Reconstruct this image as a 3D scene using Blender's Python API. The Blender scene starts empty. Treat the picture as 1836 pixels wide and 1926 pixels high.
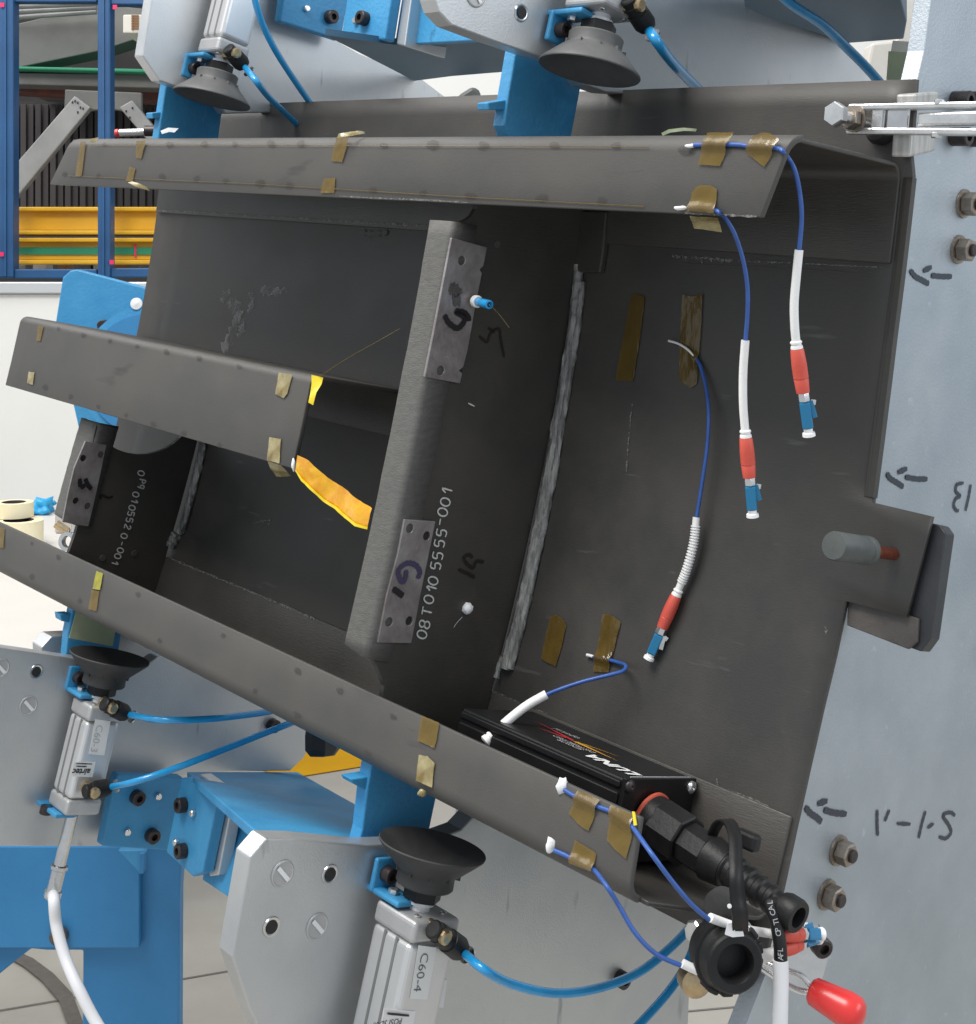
import bpy, bmesh, math, random
from mathutils import Vector, Matrix, noise
random.seed(7)
SC = bpy.context.scene
COL = SC.collection
R_ = math.radians

# ------------------------------------------------------------------ camera
CAMZ = 1.4
F, U0, V0 = 2678.657, 919.54, 542.35           # focal length and principal point, in photo pixels
cam = bpy.data.cameras.new('camera'); co = bpy.data.objects.new('camera', cam); COL.objects.link(co)
co.location = (0, 0, CAMZ); co.rotation_euler = (R_(90), 0, 0)
cam.sensor_fit = 'HORIZONTAL'; cam.sensor_width = 36; cam.lens = F / 1836 * 36
cam.shift_x = (918 - U0) / 1836; cam.shift_y = (V0 - 963) / 1836
cam.clip_start = 0.02; cam.clip_end = 100
SC.camera = co
SC.render.resolution_x, SC.render.resolution_y = 976, 1024
# ------------------------------------------------------------------ light
world = bpy.data.worlds.new('World'); SC.world = world; world.use_nodes = True
bg = world.node_tree.nodes['Background']
bg.inputs[0].default_value = (0.86, 0.93, 1.0, 1); bg.inputs[1].default_value = 0.72
def area(name, loc, tgt, sx, sy, e, c=(1, 1, 1)):
    l = bpy.data.lights.new(name, 'AREA'); l.shape = 'RECTANGLE'; l.size = sx; l.size_y = sy; l.energy = e; l.color = c
    o = bpy.data.objects.new(name, l); COL.objects.link(o); o.location = loc
    o.rotation_euler = (Vector(tgt) - Vector(loc)).to_track_quat('-Z', 'Y').to_euler()
    return o
area('hall_light', (-1.0, 0.3, 3.6), (-0.1, 1.1, 1.2), 1.5, 1.2, 92, (1, 0.97, 0.93))
area('hall_light', (-2.3, 2.6, 3.7), (-1.0, 2.6, 1.0), 2.4, 2.4, 66, (1, 0.97, 0.94))
area('hall_window', (3.4, -0.5, 2.75), (0.0, 1.2, 1.5), 2.6, 1.7, 50, (0.92, 0.96, 1))
SC.view_settings.view_transform = 'Standard'; SC.view_settings.look = 'None'
SC.view_settings.exposure = 0.0; SC.view_settings.gamma = 1
SC.view_settings.use_curve_mapping = False

# ------------------------------------------------------------------ panel frame of reference
# x along the stringers (towards the near end), s arc length around the skin (up), h height off the skin (towards the inside)
RM = ((0.6756727357643364, 0.16389982438594794, -0.718751140319608),
      (-0.07443777657072842, 0.985157454689249, 0.15467322615564377),
      (0.7334339585563839, -0.05100624507297157, 0.6778443710761446))
CP = Vector((0.48121298382505223, -0.006542591181945705, 0.7858734253685535))
RAD = 1.7428909383878466
RX, RY, RZ = Vector(RM[0]), Vector(RM[1]), Vector(RM[2])
def vdir(p): p = Vector(p); return Vector((RX.dot(p), -RZ.dot(p), RY.dot(p)))
def c2w(p): d = vdir(Vector(p) - CP); return Vector((d.x, d.y, d.z + CAMZ))
def w2c(w): w = Vector(w) - Vector((0, 0, CAMZ)); return RX * w.x + RY * w.z - RZ * w.y + CP
def W(x, s, h): a = s / RAD; return c2w((x, (RAD - h) * math.sin(a), RAD - (RAD - h) * math.cos(a)))
def ES(s): a = s / RAD; return vdir((0, math.cos(a), math.sin(a)))
def EH(s): a = s / RAD; return vdir((0, -math.sin(a), math.cos(a)))
EX = vdir((1, 0, 0))
def ray(u, v): return RX * ((u - U0) / F) + RY * (-(v - V0) / F) - RZ
def onx_c(u, v, x):
    d = ray(u, v); t = (x - CP.x) / d.x; X = CP + d * t
    return RAD * math.atan2(X.y, RAD - X.z), RAD - math.hypot(X.y, RAD - X.z)
def onx(u, v, x): d = ray(u, v); return c2w(CP + d * ((x - CP.x) / d.x))
def onh_c(u, v, h):
    d = ray(u, v); r = RAD - h; oy = CP.y; oz = CP.z - RAD
    a = d.y ** 2 + d.z ** 2; b = 2 * (oy * d.y + oz * d.z); c = oy * oy + oz * oz - r * r
    X = CP + d * ((-b + math.sqrt(b * b - 4 * a * c)) / (2 * a))
    return X.x, RAD * math.atan2(X.y, RAD - X.z)
def onh(u, v, h): x, s = onh_c(u, v, h); return W(x, s, h)
def ond(u, v, y): return Vector(((u - U0) / F * y, y, CAMZ - (v - V0) / F * y))
def onz(u, v, z): y = (CAMZ - z) * F / (v - V0); return ond(u, v, y)

# ------------------------------------------------------------------ materials
MATS = {}
def mat(name, base, rough=0.5, metal=0.0, base2=None, nscale=20, nstretch=(1, 1, 1), bump=0.0, bscale=200, bstretch=(1, 1, 1),
        rough2=None, coat=0.0, alpha=1.0, spec=0.5, scratch=None, scr_scale=60, scr_stretch=(1, 1, 14), scr_lo=0.66, trans=0.0, nlo=0.35, nhi=0.65, patchy=0):
    m = bpy.data.materials.new(name); m.use_nodes = True; nt = m.node_tree; b = nt.nodes['Principled BSDF']
    N = nt.nodes.new; L = nt.links.new
    def setc(sock, c): sock.default_value = (c[0], c[1], c[2], 1)
    setc(b.inputs['Base Color'], base); b.inputs['Roughness'].default_value = rough; b.inputs['Metallic'].default_value = metal
    b.inputs['Specular IOR Level'].default_value = spec; b.inputs['Coat Weight'].default_value = coat; b.inputs['Alpha'].default_value = alpha
    b.inputs['Transmission Weight'].default_value = trans; b.inputs['Coat Roughness'].default_value = 0.15
    tc = N('ShaderNodeTexCoord')
    def tex(scale, st, detail=6, rgh=0.6):
        mp = N('ShaderNodeMapping'); mp.inputs['Scale'].default_value = st; L(tc.outputs['Object'], mp.inputs[0])
        n = N('ShaderNodeTexNoise'); n.inputs['Scale'].default_value = scale; n.inputs['Detail'].default_value = detail; n.inputs['Roughness'].default_value = rgh
        L(mp.outputs[0], n.inputs['Vector']); return n
    col = None
    if base2:
        n = tex(nscale, nstretch)
        rp = N('ShaderNodeMapRange'); rp.inputs['From Min'].default_value = nlo; rp.inputs['From Max'].default_value = nhi; L(n.outputs['Fac'], rp.inputs['Value'])
        mx = N('ShaderNodeMix'); mx.data_type = 'RGBA'; setc(mx.inputs[6], base); setc(mx.inputs[7], base2); L(rp.outputs[0], mx.inputs[0]); col = mx.outputs[2]
        if rough2 is not None:
            r2 = N('ShaderNodeMapRange'); r2.inputs['From Min'].default_value = 0.3; r2.inputs['From Max'].default_value = 0.7
            r2.inputs['To Min'].default_value = rough; r2.inputs['To Max'].default_value = rough2; L(n.outputs['Fac'], r2.inputs['Value']); L(r2.outputs[0], b.inputs['Roughness'])
    if scratch:
        n = tex(scr_scale, scr_stretch, 3, 0.5)
        rp = N('ShaderNodeMapRange'); rp.inputs['From Min'].default_value = scr_lo; rp.inputs['From Max'].default_value = scr_lo + 0.09; L(n.outputs['Fac'], rp.inputs['Value'])
        mx = N('ShaderNodeMix'); mx.data_type = 'RGBA'; setc(mx.inputs[7], scratch); L(rp.outputs[0], mx.inputs[0])
        if col: L(col, mx.inputs[6])
        else: setc(mx.inputs[6], base)
        col = mx.outputs[2]
    if col: L(col, b.inputs['Base Color'])
    if bump:
        n = tex(bscale, bstretch, 4); bp = N('ShaderNodeBump'); bp.inputs['Strength'].default_value = bump; bp.inputs['Distance'].default_value = 0.002
        L(n.outputs['Fac'], bp.inputs['Height']); L(bp.outputs[0], b.inputs['Normal'])
    if patchy:
        n = tex(patchy, (1, 1, 1), 5, 0.7); rp = N('ShaderNodeMapRange'); rp.inputs['From Min'].default_value = 0.44; rp.inputs['From Max'].default_value = 0.60
        rp.inputs['To Max'].default_value = alpha; L(n.outputs['Fac'], rp.inputs['Value']); L(rp.outputs[0], b.inputs['Alpha'])
    MATS[name] = m; return m
mat('cfrp_skin', (0.036, 0.035, 0.033), 0.36, 0, (0.058, 0.053, 0.047), 11, (1, 1, 1), 0.10, 520, (0.35, 0.35, 2.6), rough2=0.60, scratch=(0.092, 0.09, 0.086), scr_scale=16, scr_stretch=(1, 1, 7), scr_lo=0.685)
mat('cfrp_flange', (0.054, 0.052, 0.048), 0.46, 0, (0.070, 0.066, 0.060), 13, (1, 1, 1), 0.12, 950, (0.4, 0.4, 2.4), rough2=0.66, scratch=(0.041, 0.039, 0.036), scr_scale=26, scr_stretch=(0.5, 0.5, 3), scr_lo=0.67)
mat('cfrp_web', (0.036, 0.034, 0.031), 0.42, 0, (0.056, 0.051, 0.045), 12, (1, 1, 1), 0.16, 420, (0.3, 0.3, 3.2), scratch=(0.09, 0.085, 0.08), scr_scale=11, scr_stretch=(1, 6, 1), scr_lo=0.72)
mat('cfrp_cap', (0.080, 0.078, 0.073), 0.6, 0, (0.105, 0.102, 0.095), 120, (1, 1, 3), 0.28, 560, (0.5, 0.5, 2.6))
mat('cfrp_edge', (0.16, 0.15, 0.14), 0.7, 0, (0.07, 0.065, 0.06), 120, bump=0.4, bscale=500)
mat('sealant', (0.11, 0.11, 0.106), 0.34, 0, (0.38, 0.376, 0.365), 110, (1.6, 1.6, 0.22), 0.8, 170, (2.2, 2.2, 0.25), spec=0.6, nlo=0.4, nhi=0.72)  # paler streaks put the bead's highlights into the colour
mat('smear', (0.42, 0.42, 0.42), 0.6, alpha=0.30, patchy=60)
mat('scrape', (0.24, 0.235, 0.23), 0.6, alpha=0.7, patchy=330)
mat('chalk', (0.50, 0.50, 0.48), 0.8)
mat('marker', (0.012, 0.011, 0.014), 0.4)
mat('marker_violet', (0.05, 0.04, 0.085), 0.4)
mat('marker_brown', (0.016, 0.008, 0.008), 0.5, alpha=0.8)
mat('marker_plate', (0.022, 0.03, 0.045), 0.4)
mat('pen', (0.10, 0.10, 0.12), 0.6)
mat('spot', (0.040, 0.036, 0.032), 0.5, alpha=0.34)
mat('tag_alu', (0.33, 0.31, 0.31), 0.40, 0.45, (0.19, 0.165, 0.16), 38, (1, 1, 1), 0.15, 300, scratch=(0.36, 0.34, 0.34), scr_scale=30, scr_stretch=(1, 1, 5), scr_lo=0.66)
mat('hole_dark', (0.012, 0.011, 0.011), 0.6)
mat('aluminium', (0.48, 0.50, 0.52), 0.38, 0.78, (0.59, 0.60, 0.60), 8, (1, 1, 1), 0.12, 700, rough2=0.52, scratch=(0.33, 0.345, 0.37), scr_scale=42, scr_stretch=(1.6, 1.6, 0.35), scr_lo=0.665)
mat('alu_edge', (0.52, 0.51, 0.49), 0.4, 0.5, (0.36, 0.35, 0.33), 30, (8, 8, 1))
mat('galvanised', (0.375, 0.425, 0.47), 0.38, 0.8, (0.45, 0.49, 0.525), 11, (1, 1, 1), 0.16, 520, rough2=0.58, scratch=(0.48, 0.53, 0.57), scr_scale=90, scr_stretch=(1.2, 1.2, 1.2), scr_lo=0.68)
mat('cyl_alu', (0.60, 0.605, 0.61), 0.36, 0.55, (0.66, 0.66, 0.66), 20, bump=0.04, bscale=700)
mat('cyl_cap', (0.44, 0.445, 0.45), 0.5, 0.5, (0.50, 0.50, 0.50), 40, bump=0.15, bscale=700)
mat('slot', (0.20, 0.205, 0.21), 0.6, 0.3)
mat('jig_blue', (0.030, 0.222, 0.45), 0.36, 0, (0.048, 0.275, 0.51), 16, (1, 1, 1), 0.30, 240, rough2=0.56, spec=0.5, scratch=(0.022, 0.15, 0.31), scr_scale=34, scr_stretch=(1, 1, 1.5), scr_lo=0.69)
mat('jig_blue_dark', (0.020, 0.165, 0.37), 0.5, 0, (0.028, 0.195, 0.42), 8, bump=0.12, bscale=380)
mat('jig_blue_shaded', (0.030, 0.095, 0.165), 0.45, 0, (0.045, 0.115, 0.18), 6, bump=0.1, bscale=300)  # darker jig blue, shade of the beam undersides put into the colour
mat('hose_blue', (0.010, 0.255, 0.56), 0.25, 0, (0.018, 0.30, 0.63), 60, coat=0.5)
mat('hose_white', (0.70, 0.70, 0.72), 0.4, coat=0.2)
mat('fibre_blue', (0.024, 0.078, 0.29), 0.4, 0, (0.034, 0.105, 0.36), 90)
mat('sleeve', (0.80, 0.79, 0.78), 0.5, bump=0.1, bscale=600)
mat('boot_red', (0.55, 0.070, 0.045), 0.5, 0, (0.60, 0.09, 0.06), 90)
mat('lc_blue', (0.003, 0.16, 0.33), 0.3, coat=0.3)
mat('handle_red', (0.66, 0.028, 0.026), 0.34, coat=0.25, bump=0.03, bscale=300)
mat('rubber', (0.030, 0.030, 0.031), 0.62, 0, (0.042, 0.042, 0.042), 50, bump=0.1, bscale=400)
mat('rubber_grey', (0.085, 0.085, 0.085), 0.55, 0, (0.115, 0.115, 0.113), 40, bump=0.08, bscale=400)
mat('plastic_black', (0.007, 0.007, 0.0075), 0.48, 0, (0.013, 0.013, 0.0135), 60, bump=0.12, bscale=420, spec=0.32)
mat('device_black', (0.006, 0.006, 0.0065), 0.36, 0, (0.010, 0.010, 0.011), 30, bump=0.06, bscale=800, spec=0.35)
mat('steel', (0.66, 0.66, 0.66), 0.2, 1.0, (0.55, 0.55, 0.55), 40, bump=0.05, bscale=500)
mat('zinc', (0.75, 0.75, 0.74), 0.26, 0.9, (0.6, 0.6, 0.6), 60, bump=0.1, bscale=400)
mat('nut', (0.36, 0.31, 0.26), 0.4, 0.8, (0.24, 0.205, 0.175), 160, bump=0.2, bscale=700)
mat('black_screw', (0.028, 0.022, 0.022), 0.38, 0.4, (0.05, 0.04, 0.04), 200, bump=0.1, bscale=600)
mat('brass', (0.52, 0.40, 0.22), 0.3, 0.9, (0.4, 0.3, 0.2), 200)
mat('copper', (0.33, 0.095, 0.055), 0.3, 0.7, (0.2, 0.05, 0.03), 60, (1, 8, 1))
mat('pin_grey', (0.050, 0.058, 0.057), 0.5, 0, (0.075, 0.084, 0.081), 60, bump=0.1, bscale=400, scratch=(0.2, 0.2, 0.19), scr_scale=50, scr_stretch=(1, 1, 1), scr_lo=0.7)
mat('block_black', (0.020, 0.022, 0.026), 0.45, 0, (0.03, 0.032, 0.037), 40, bump=0.1, bscale=400)
mat('block_brown', (0.055, 0.047, 0.043), 0.5, 0, (0.085, 0.075, 0.068), 50, bump=0.25, bscale=260)
mat('kapton', (0.130, 0.080, 0.006), 0.16, 0, (0.175, 0.112, 0.018), 42, coat=0.25, bump=0.15, bscale=75, alpha=0.76)
mat('kapton_dark', (0.094, 0.058, 0.010), 0.2, 0, (0.120, 0.076, 0.014), 50, coat=0.3, bump=0.12, bscale=80, alpha=0.80)
mat('kapton_light', (0.42, 0.37, 0.20), 0.18, 0, (0.17, 0.12, 0.03), 60, coat=0.5, bump=0.2, bscale=80, alpha=0.9)
mat('kapton_orange', (0.84, 0.46, 0.008), 0.12, 0, (0.72, 0.28, 0.003), 60, coat=0.6, bump=0.3, bscale=90)
mat('tape_yellow', (0.80, 0.62, 0.02), 0.4, bump=0.1, bscale=100)
mat('tape_olive', (0.33, 0.32, 0.03), 0.4, 0, (0.25, 0.22, 0.03), 80)
mat('tape_green', (0.42, 0.47, 0.30), 0.7, 0, (0.36, 0.41, 0.27), 60, bump=0.1, bscale=300)
mat('paper', (0.74, 0.74, 0.73), 0.6)
mat('ink', (0.03, 0.03, 0.035), 0.6)
mat('print_white', (0.72, 0.72, 0.71), 0.5)
mat('print_grey', (0.42, 0.42, 0.43), 0.5)
mat('print_red', (0.45, 0.02, 0.03), 0.5)
mat('print_amber', (0.60, 0.30, 0.02), 0.5)
mat('ring_orange', (0.50, 0.085, 0.045), 0.4)
mat('glue_white', (0.82, 0.82, 0.82), 0.4, bump=0.4, bscale=200)
mat('wall_white', (0.70, 0.69, 0.66), 0.6, 0, (0.74, 0.73, 0.70), 2, bump=0.04, bscale=60)
mat('trim_grey', (0.55, 0.56, 0.57), 0.4, 0.5)
mat('table_white', (0.60, 0.575, 0.53), 0.5, 0, (0.56, 0.53, 0.49), 3)
mat('table_grey', (0.42, 0.40, 0.38), 0.5)
mat('masking_tape', (0.72, 0.64, 0.42), 0.6, 0, (0.78, 0.71, 0.50), 30)
mat('glove', (0.02, 0.33, 0.62), 0.4, bump=0.5, bscale=60)
mat('rack_blue', (0.012, 0.072, 0.19), 0.42, 0, (0.017, 0.092, 0.235), 8, scratch=(0.10, 0.2, 0.42), scr_scale=14, scr_stretch=(3, 3, 0.6), scr_lo=0.68)
mat('steel_grey', (0.13, 0.13, 0.122), 0.5, 0.3, (0.17, 0.168, 0.158), 7, bump=0.06, bscale=200)
mat('galv_light', (0.27, 0.27, 0.265), 0.45, 0.3, (0.34, 0.34, 0.33), 12)
mat('dark_sheet', (0.028, 0.024, 0.025), 0.6, 0, (0.058, 0.046, 0.046), 5, (1, 1, 0.2))
mat('dark_back', (0.035, 0.033, 0.033), 0.8, 0, (0.06, 0.052, 0.048), 4)
mat('rust', (0.16, 0.035, 0.018), 0.7, 0, (0.06, 0.03, 0.025), 22)
mat('yellow_beam', (0.70, 0.37, 0.010), 0.4, 0, (0.78, 0.44, 0.02), 6)
mat('green_strip', (0.02, 0.25, 0.13), 0.5)
mat('carton', (0.70, 0.67, 0.60), 0.7)
mat('carton_print', (0.24, 0.12, 0.05), 0.7)
mat('pink_tag', (0.75, 0.02, 0.12), 0.5)
mat('floor_tile', (0.46, 0.43, 0.38), 0.45, 0, (0.53, 0.50, 0.445), 3.5, scratch=(0.34, 0.31, 0.27), scr_scale=240, scr_stretch=(1, 1, 1), scr_lo=0.68)
mat('grout', (0.22, 0.20, 0.18), 0.8)
mat('floor_yellow', (0.80, 0.42, 0.01), 0.45, 0, (0.72, 0.37, 0.015), 9, scratch=(0.4, 0.25, 0.06), scr_scale=60, scr_stretch=(1, 1, 1), scr_lo=0.7)
mat('floor_dark', (0.13, 0.115, 0.10), 0.6, 0, (0.17, 0.15, 0.135), 60)
mat('cream_steel', (0.60, 0.575, 0.53), 0.5, 0, (0.52, 0.495, 0.45), 18, bump=0.1, bscale=200)
def M(n): return MATS[n]

# ------------------------------------------------------------------ object helpers
ORG = {}
def link(o, parent, org):
    COL.objects.link(o); ORG[o.name] = Vector(org)
    if parent:
        o.parent = parent; o.location = Vector(org) - ORG[parent.name]
    else: o.location = org
    return o
def props(o, label, cat=None, group=None, kind=None):
    if label: o['label'] = label
    if cat: o['category'] = cat
    if group: o['group'] = group
    if kind: o['kind'] = kind
    return o
def thing(name, loc, label, cat, group=None):
    o = bpy.data.objects.new(name, None); o.empty_display_size = 0.02
    link(o, None, loc); return props(o, label, cat, group)
def mob(name, verts, faces, m, parent=None, smooth=False, bevel=0.0, seg=2, solid=0.0, org=None):
    vs = [Vector(v) for v in verts]
    c = Vector(org) if org is not None else sum(vs, Vector()) / len(vs)
    me = bpy.data.meshes.new(name); me.from_pydata([v - c for v in vs], [], faces); me.update()
    bm = bmesh.new(); bm.from_mesh(me); bmesh.ops.recalc_face_normals(bm, faces=bm.faces); bm.to_mesh(me); bm.free()
    me.materials.append(M(m) if isinstance(m, str) else m)
    if smooth is True:
        for p in me.polygons: p.use_smooth = True
    elif smooth: me.set_sharp_from_angle(angle=R_(smooth)) if hasattr(me, 'set_sharp_from_angle') else None
    if smooth and smooth is not True:
        for p in me.polygons: p.use_smooth = True
    o = bpy.data.objects.new(name, me); link(o, parent, c)
    if solid:
        md = o.modifiers.new('solid', 'SOLIDIFY'); md.thickness = solid; md.offset = 0
    if bevel:
        md = o.modifiers.new('bevel', 'BEVEL'); md.width = bevel; md.segments = seg; md.limit_method = 'ANGLE'; md.angle_limit = R_(40)
    return o
def place(name, me, parent, loc, rot):
    o = bpy.data.objects.new(name, me); o.rotation_mode = 'QUATERNION'; o.rotation_quaternion = rot.to_quaternion()
    return link(o, parent, loc)
def frame_rot(z, x=None):
    z = Vector(z).normalized(); x = Vector(x) if x is not None else Vector((0.3, 0.1, 1)); y = z.cross(x).normalized(); x = y.cross(z)
    return Matrix((x, y, z)).transposed()
def lathe_data(prof, seg=32, cap=True):
    V = []; Fc = []; n = len(prof)
    for i in range(seg):
        a = 2 * math.pi * i / seg
        for r, z in prof: V.append((r * math.cos(a), r * math.sin(a), z))
    for i in range(seg):
        j = (i + 1) % seg
        for k in range(n - 1): Fc.append((i * n + k, j * n + k, j * n + k + 1, i * n + k + 1))
    if cap:
        Fc.append([i * n for i in range(seg)][::-1]); Fc.append([i * n + n - 1 for i in range(seg)])
    return V, Fc
def lathe(name, o, axis, prof, m, parent=None, seg=32, smooth=35, x=None, cap=True, bevel=0):
    V, Fc = lathe_data(prof, seg, cap); Rm = frame_rot(axis, x); o = Vector(o)
    return mob(name, [o + Rm @ Vector(v) for v in V], Fc, m, parent, smooth, org=o, bevel=bevel)
def lathe_mesh(name, prof, m, seg=24, smooth=35):
    V, Fc = lathe_data(prof, seg); me = bpy.data.meshes.new(name); me.from_pydata(V, [], Fc); me.update()
    bm = bmesh.new(); bm.from_mesh(me); bmesh.ops.recalc_face_normals(bm, faces=bm.faces); bm.to_mesh(me); bm.free()
    me.materials.append(M(m)); me.set_sharp_from_angle(angle=R_(smooth))
    for p in me.polygons: p.use_smooth = True
    return me
def box(name, c, ax, dims, m, parent=None, bevel=0.001, seg=2):
    c = Vector(c); ax = [Vector(a).normalized() for a in ax]; V = []
    for i in (-1, 1):
        for j in (-1, 1):
            for k in (-1, 1): V.append(c + ax[0] * i * dims[0] / 2 + ax[1] * j * dims[1] / 2 + ax[2] * k * dims[2] / 2)
    Fc = [(0, 1, 3, 2), (4, 6, 7, 5), (0, 4, 5, 1), (2, 3, 7, 6), (0, 2, 6, 4), (1, 5, 7, 3)]
    return mob(name, V, Fc, m, parent, bevel=bevel, seg=seg)
def slab(name, pts, ext, m, parent=None, bevel=0.0, holes=(), smooth=False):
    """polygon (list of world points) extruded by vector ext; holes are lists of points"""
    ext = Vector(ext); bm = bmesh.new(); loops = [list(pts)] + [list(h) for h in holes]
    edges = []
    for lp in loops:
        vs = [bm.verts.new(p) for p in lp]
        for i in range(len(vs)): edges.append(bm.edges.new((vs[i], vs[(i + 1) % len(vs)])))
    if holes: bmesh.ops.triangle_fill(bm, use_beauty=True, use_dissolve=False, edges=edges)
    else: bm.faces.new([v for v in bm.verts])
    g = bmesh.ops.extrude_face_region(bm, geom=list(bm.faces)); vs = [e for e in g['geom'] if isinstance(e, bmesh.types.BMVert)]
    bmesh.ops.translate(bm, verts=vs, vec=ext)
    if holes:
        bmesh.ops.dissolve_limit(bm, angle_limit=0.01, verts=bm.verts, edges=bm.edges)
    bm.verts.ensure_lookup_table(); bm.verts.index_update()
    V = [v.co.copy() for v in bm.verts]; Fc = [[v.index for v in f.verts] for f in bm.faces]; bm.free()
    return mob(name, V, Fc, m, parent, bevel=bevel, smooth=smooth)
def wrinkled(name, pts, nrm, m, amp=0.0003, freq=70, parent=None, cuts=3, drape=None, seed=0.0):
    """thin film: polygon cut into small facets and crinkled along its normal"""
    bm = bmesh.new(); vs = [bm.verts.new(p) for p in pts]; bm.faces.new(vs); nrm = Vector(nrm)
    bmesh.ops.triangulate(bm, faces=bm.faces)
    for _ in range(2): bmesh.ops.subdivide_edges(bm, edges=bm.edges, cuts=cuts if _ else 2, use_grid_fill=True)
    bmesh.ops.triangulate(bm, faces=bm.faces)
    for v in bm.verts:
        q = v.co * freq + Vector((seed, 0, 0)); v.co += nrm * amp * (noise.noise(q) + 0.5 * noise.noise(q * 2.3)) + Vector((noise.noise(q * 1.7), noise.noise(q * 1.9 + Vector((5, 0, 0))), noise.noise(q * 2.1))) * amp * (0.9 if v.is_boundary else 0)
        if drape:
            dd = min((v.co - p).length for p in drape); v.co += nrm * 0.0026 * math.exp(-(dd / 0.0032) ** 2)
    bm.verts.index_update(); V = [v.co.copy() for v in bm.verts]; Fc = [[v.index for v in f.verts] for f in bm.faces]; bm.free()
    return mob(name, V, Fc, m, parent, 38)
def crom(pts, n=8):
    pts = [Vector(p) for p in pts]
    if len(pts) < 3: return pts
    P = [pts[0] * 2 - pts[1]] + pts + [pts[-1] * 2 - pts[-2]]; out = []
    for i in range(1, len(P) - 2):
        for k in range(n):
            t = k / n; a, b, c, d = P[i - 1], P[i], P[i + 1], P[i + 2]
            out.append(0.5 * ((2 * b) + (c - a) * t + (2 * a - 5 * b + 4 * c - d) * t * t + (3 * b - a - 3 * c + d) * t ** 3))
    out.append(pts[-1]); return out
def tube(name, pts, r, m, parent=None, n=8, seg=10, smooth=True, rfun=None, raw=False):
    P = [Vector(p) for p in pts] if raw else crom(pts, n); V = []; Fc = []; nrm = None
    for i, p in enumerate(P):
        t = (P[min(i + 1, len(P) - 1)] - P[max(i - 1, 0)]).normalized()
        if nrm is None: nrm = t.orthogonal().normalized()
        nrm = (nrm - t * nrm.dot(t)).normalized(); bn = t.cross(nrm)
        rr = rfun(i / (len(P) - 1)) if rfun else r
        for k in range(seg):
            a = 2 * math.pi * k / seg; V.append(p + (nrm * math.cos(a) + bn * math.sin(a)) * rr)
    for i in range(len(P) - 1):
        for k in range(seg): Fc.append((i * seg + k, i * seg + (k + 1) % seg, (i + 1) * seg + (k + 1) % seg, (i + 1) * seg + k))
    Fc.append(list(range(seg))[::-1]); Fc.append([(len(P) - 1) * seg + k for k in range(seg)])
    return mob(name, V, Fc, m, parent, 50)
def rod(name, a, b, r, m, parent=None, seg=16):
    a, b = Vector(a), Vector(b); l = (b - a).length; bv = min(r * 0.2, 0.0006)
    return lathe(name, a, b - a, [(r - bv, 0), (r, bv), (r, l - bv), (r - bv, l)], m, parent, seg)
def strokes(name, polys, surf, nrmf, w, m, parent=None, lift=0.0004, jit=0.12):
    """handwriting: each polyline (photo pixels) laid as a flat ribbon on a surface"""
    V = []; Fc = []
    for pl in polys:
        P = [surf(u, v) for u, v in pl]; P = crom(P, 5) if len(P) > 2 else [P[0].lerp(P[1], t / 4) for t in range(5)]
        b = len(V)
        for i, p in enumerate(P):
            t = (P[min(i + 1, len(P) - 1)] - P[max(i - 1, 0)]).normalized(); n = nrmf(p); sd = t.cross(n).normalized()
            ww = w * (1 + jit * math.sin(i * 1.7 + len(V))) * (0.75 if i in (0, len(P) - 1) else 1)
            V += [p + n * lift + sd * ww, p + n * lift - sd * ww]
        for i in range(len(P) - 1): Fc.append((b + 2 * i, b + 2 * i + 1, b + 2 * i + 3, b + 2 * i + 2))
    return mob(name, V, Fc, m, parent)
def nh(p): c = w2c(p); a = math.atan2(c.y, RAD - c.z); return vdir((0, -math.sin(a), math.cos(a)))
def nx(p): return EX
def hexm(name, r, l, m): bv = r * 0.12; return lathe_mesh(name, [(r - bv, 0), (r, bv * 0.6), (r, l - bv), (r - bv, l)], m, 6, 20)
def text_ob(name, body, size, org, xd, yd, m, parent, lift=0.0004, shear=0.0, fat=0.0):
    cu = bpy.data.curves.new(name, 'FONT'); cu.body = body; cu.size = size; cu.shear = shear; cu.offset = fat; cu.resolution_u = 3
    tmp = bpy.data.objects.new(name, cu); COL.objects.link(tmp); dg = bpy.context.evaluated_depsgraph_get()
    me = bpy.data.meshes.new_from_object(tmp.evaluated_get(dg)); bpy.data.objects.remove(tmp)
    xd, yd = Vector(xd).normalized(), Vector(yd).normalized(); n = xd.cross(yd).normalized(); yd = n.cross(xd); me.materials.clear(); me.materials.append(M(m))
    return place(name, me, parent, Vector(org) + n * lift, Matrix((xd, yd, n)).transposed())

# ================================================================== setting: floor, hall behind
def struct(o, kind='structure'): o['kind'] = kind; return o
fl = mob('floor', [(-6, -1, 0), (5, -1, 0), (5, 9, 0), (-6, 9, 0)], [(0, 1, 2, 3)], 'floor_tile'); struct(fl)
# joints between the large floor tiles, and the yellow painted lane line
for i, (a, b) in enumerate([((0, 1900), (452, 1822)), ((1255, 1905), (1420, 1890))]):
    A, B = onz(*a, 0.002), onz(*b, 0.002); d = (B - A).normalized(); n = Vector((-d.y, d.x, 0)) * 0.0025; A -= d * 0.25; B += d * 0.25
    mob('tile_joint', [A - n, A + n, B + n, B - n], [(0, 1, 2, 3)], 'grout', fl)
q = [onz(u, v, 0.004) for u, v in ((440, 1418), (700, 1375), (690, 1440), (530, 1466))]
struct(mob('painted_floor_line', q, [(0, 1, 2, 3)], 'floor_yellow'))
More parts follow.
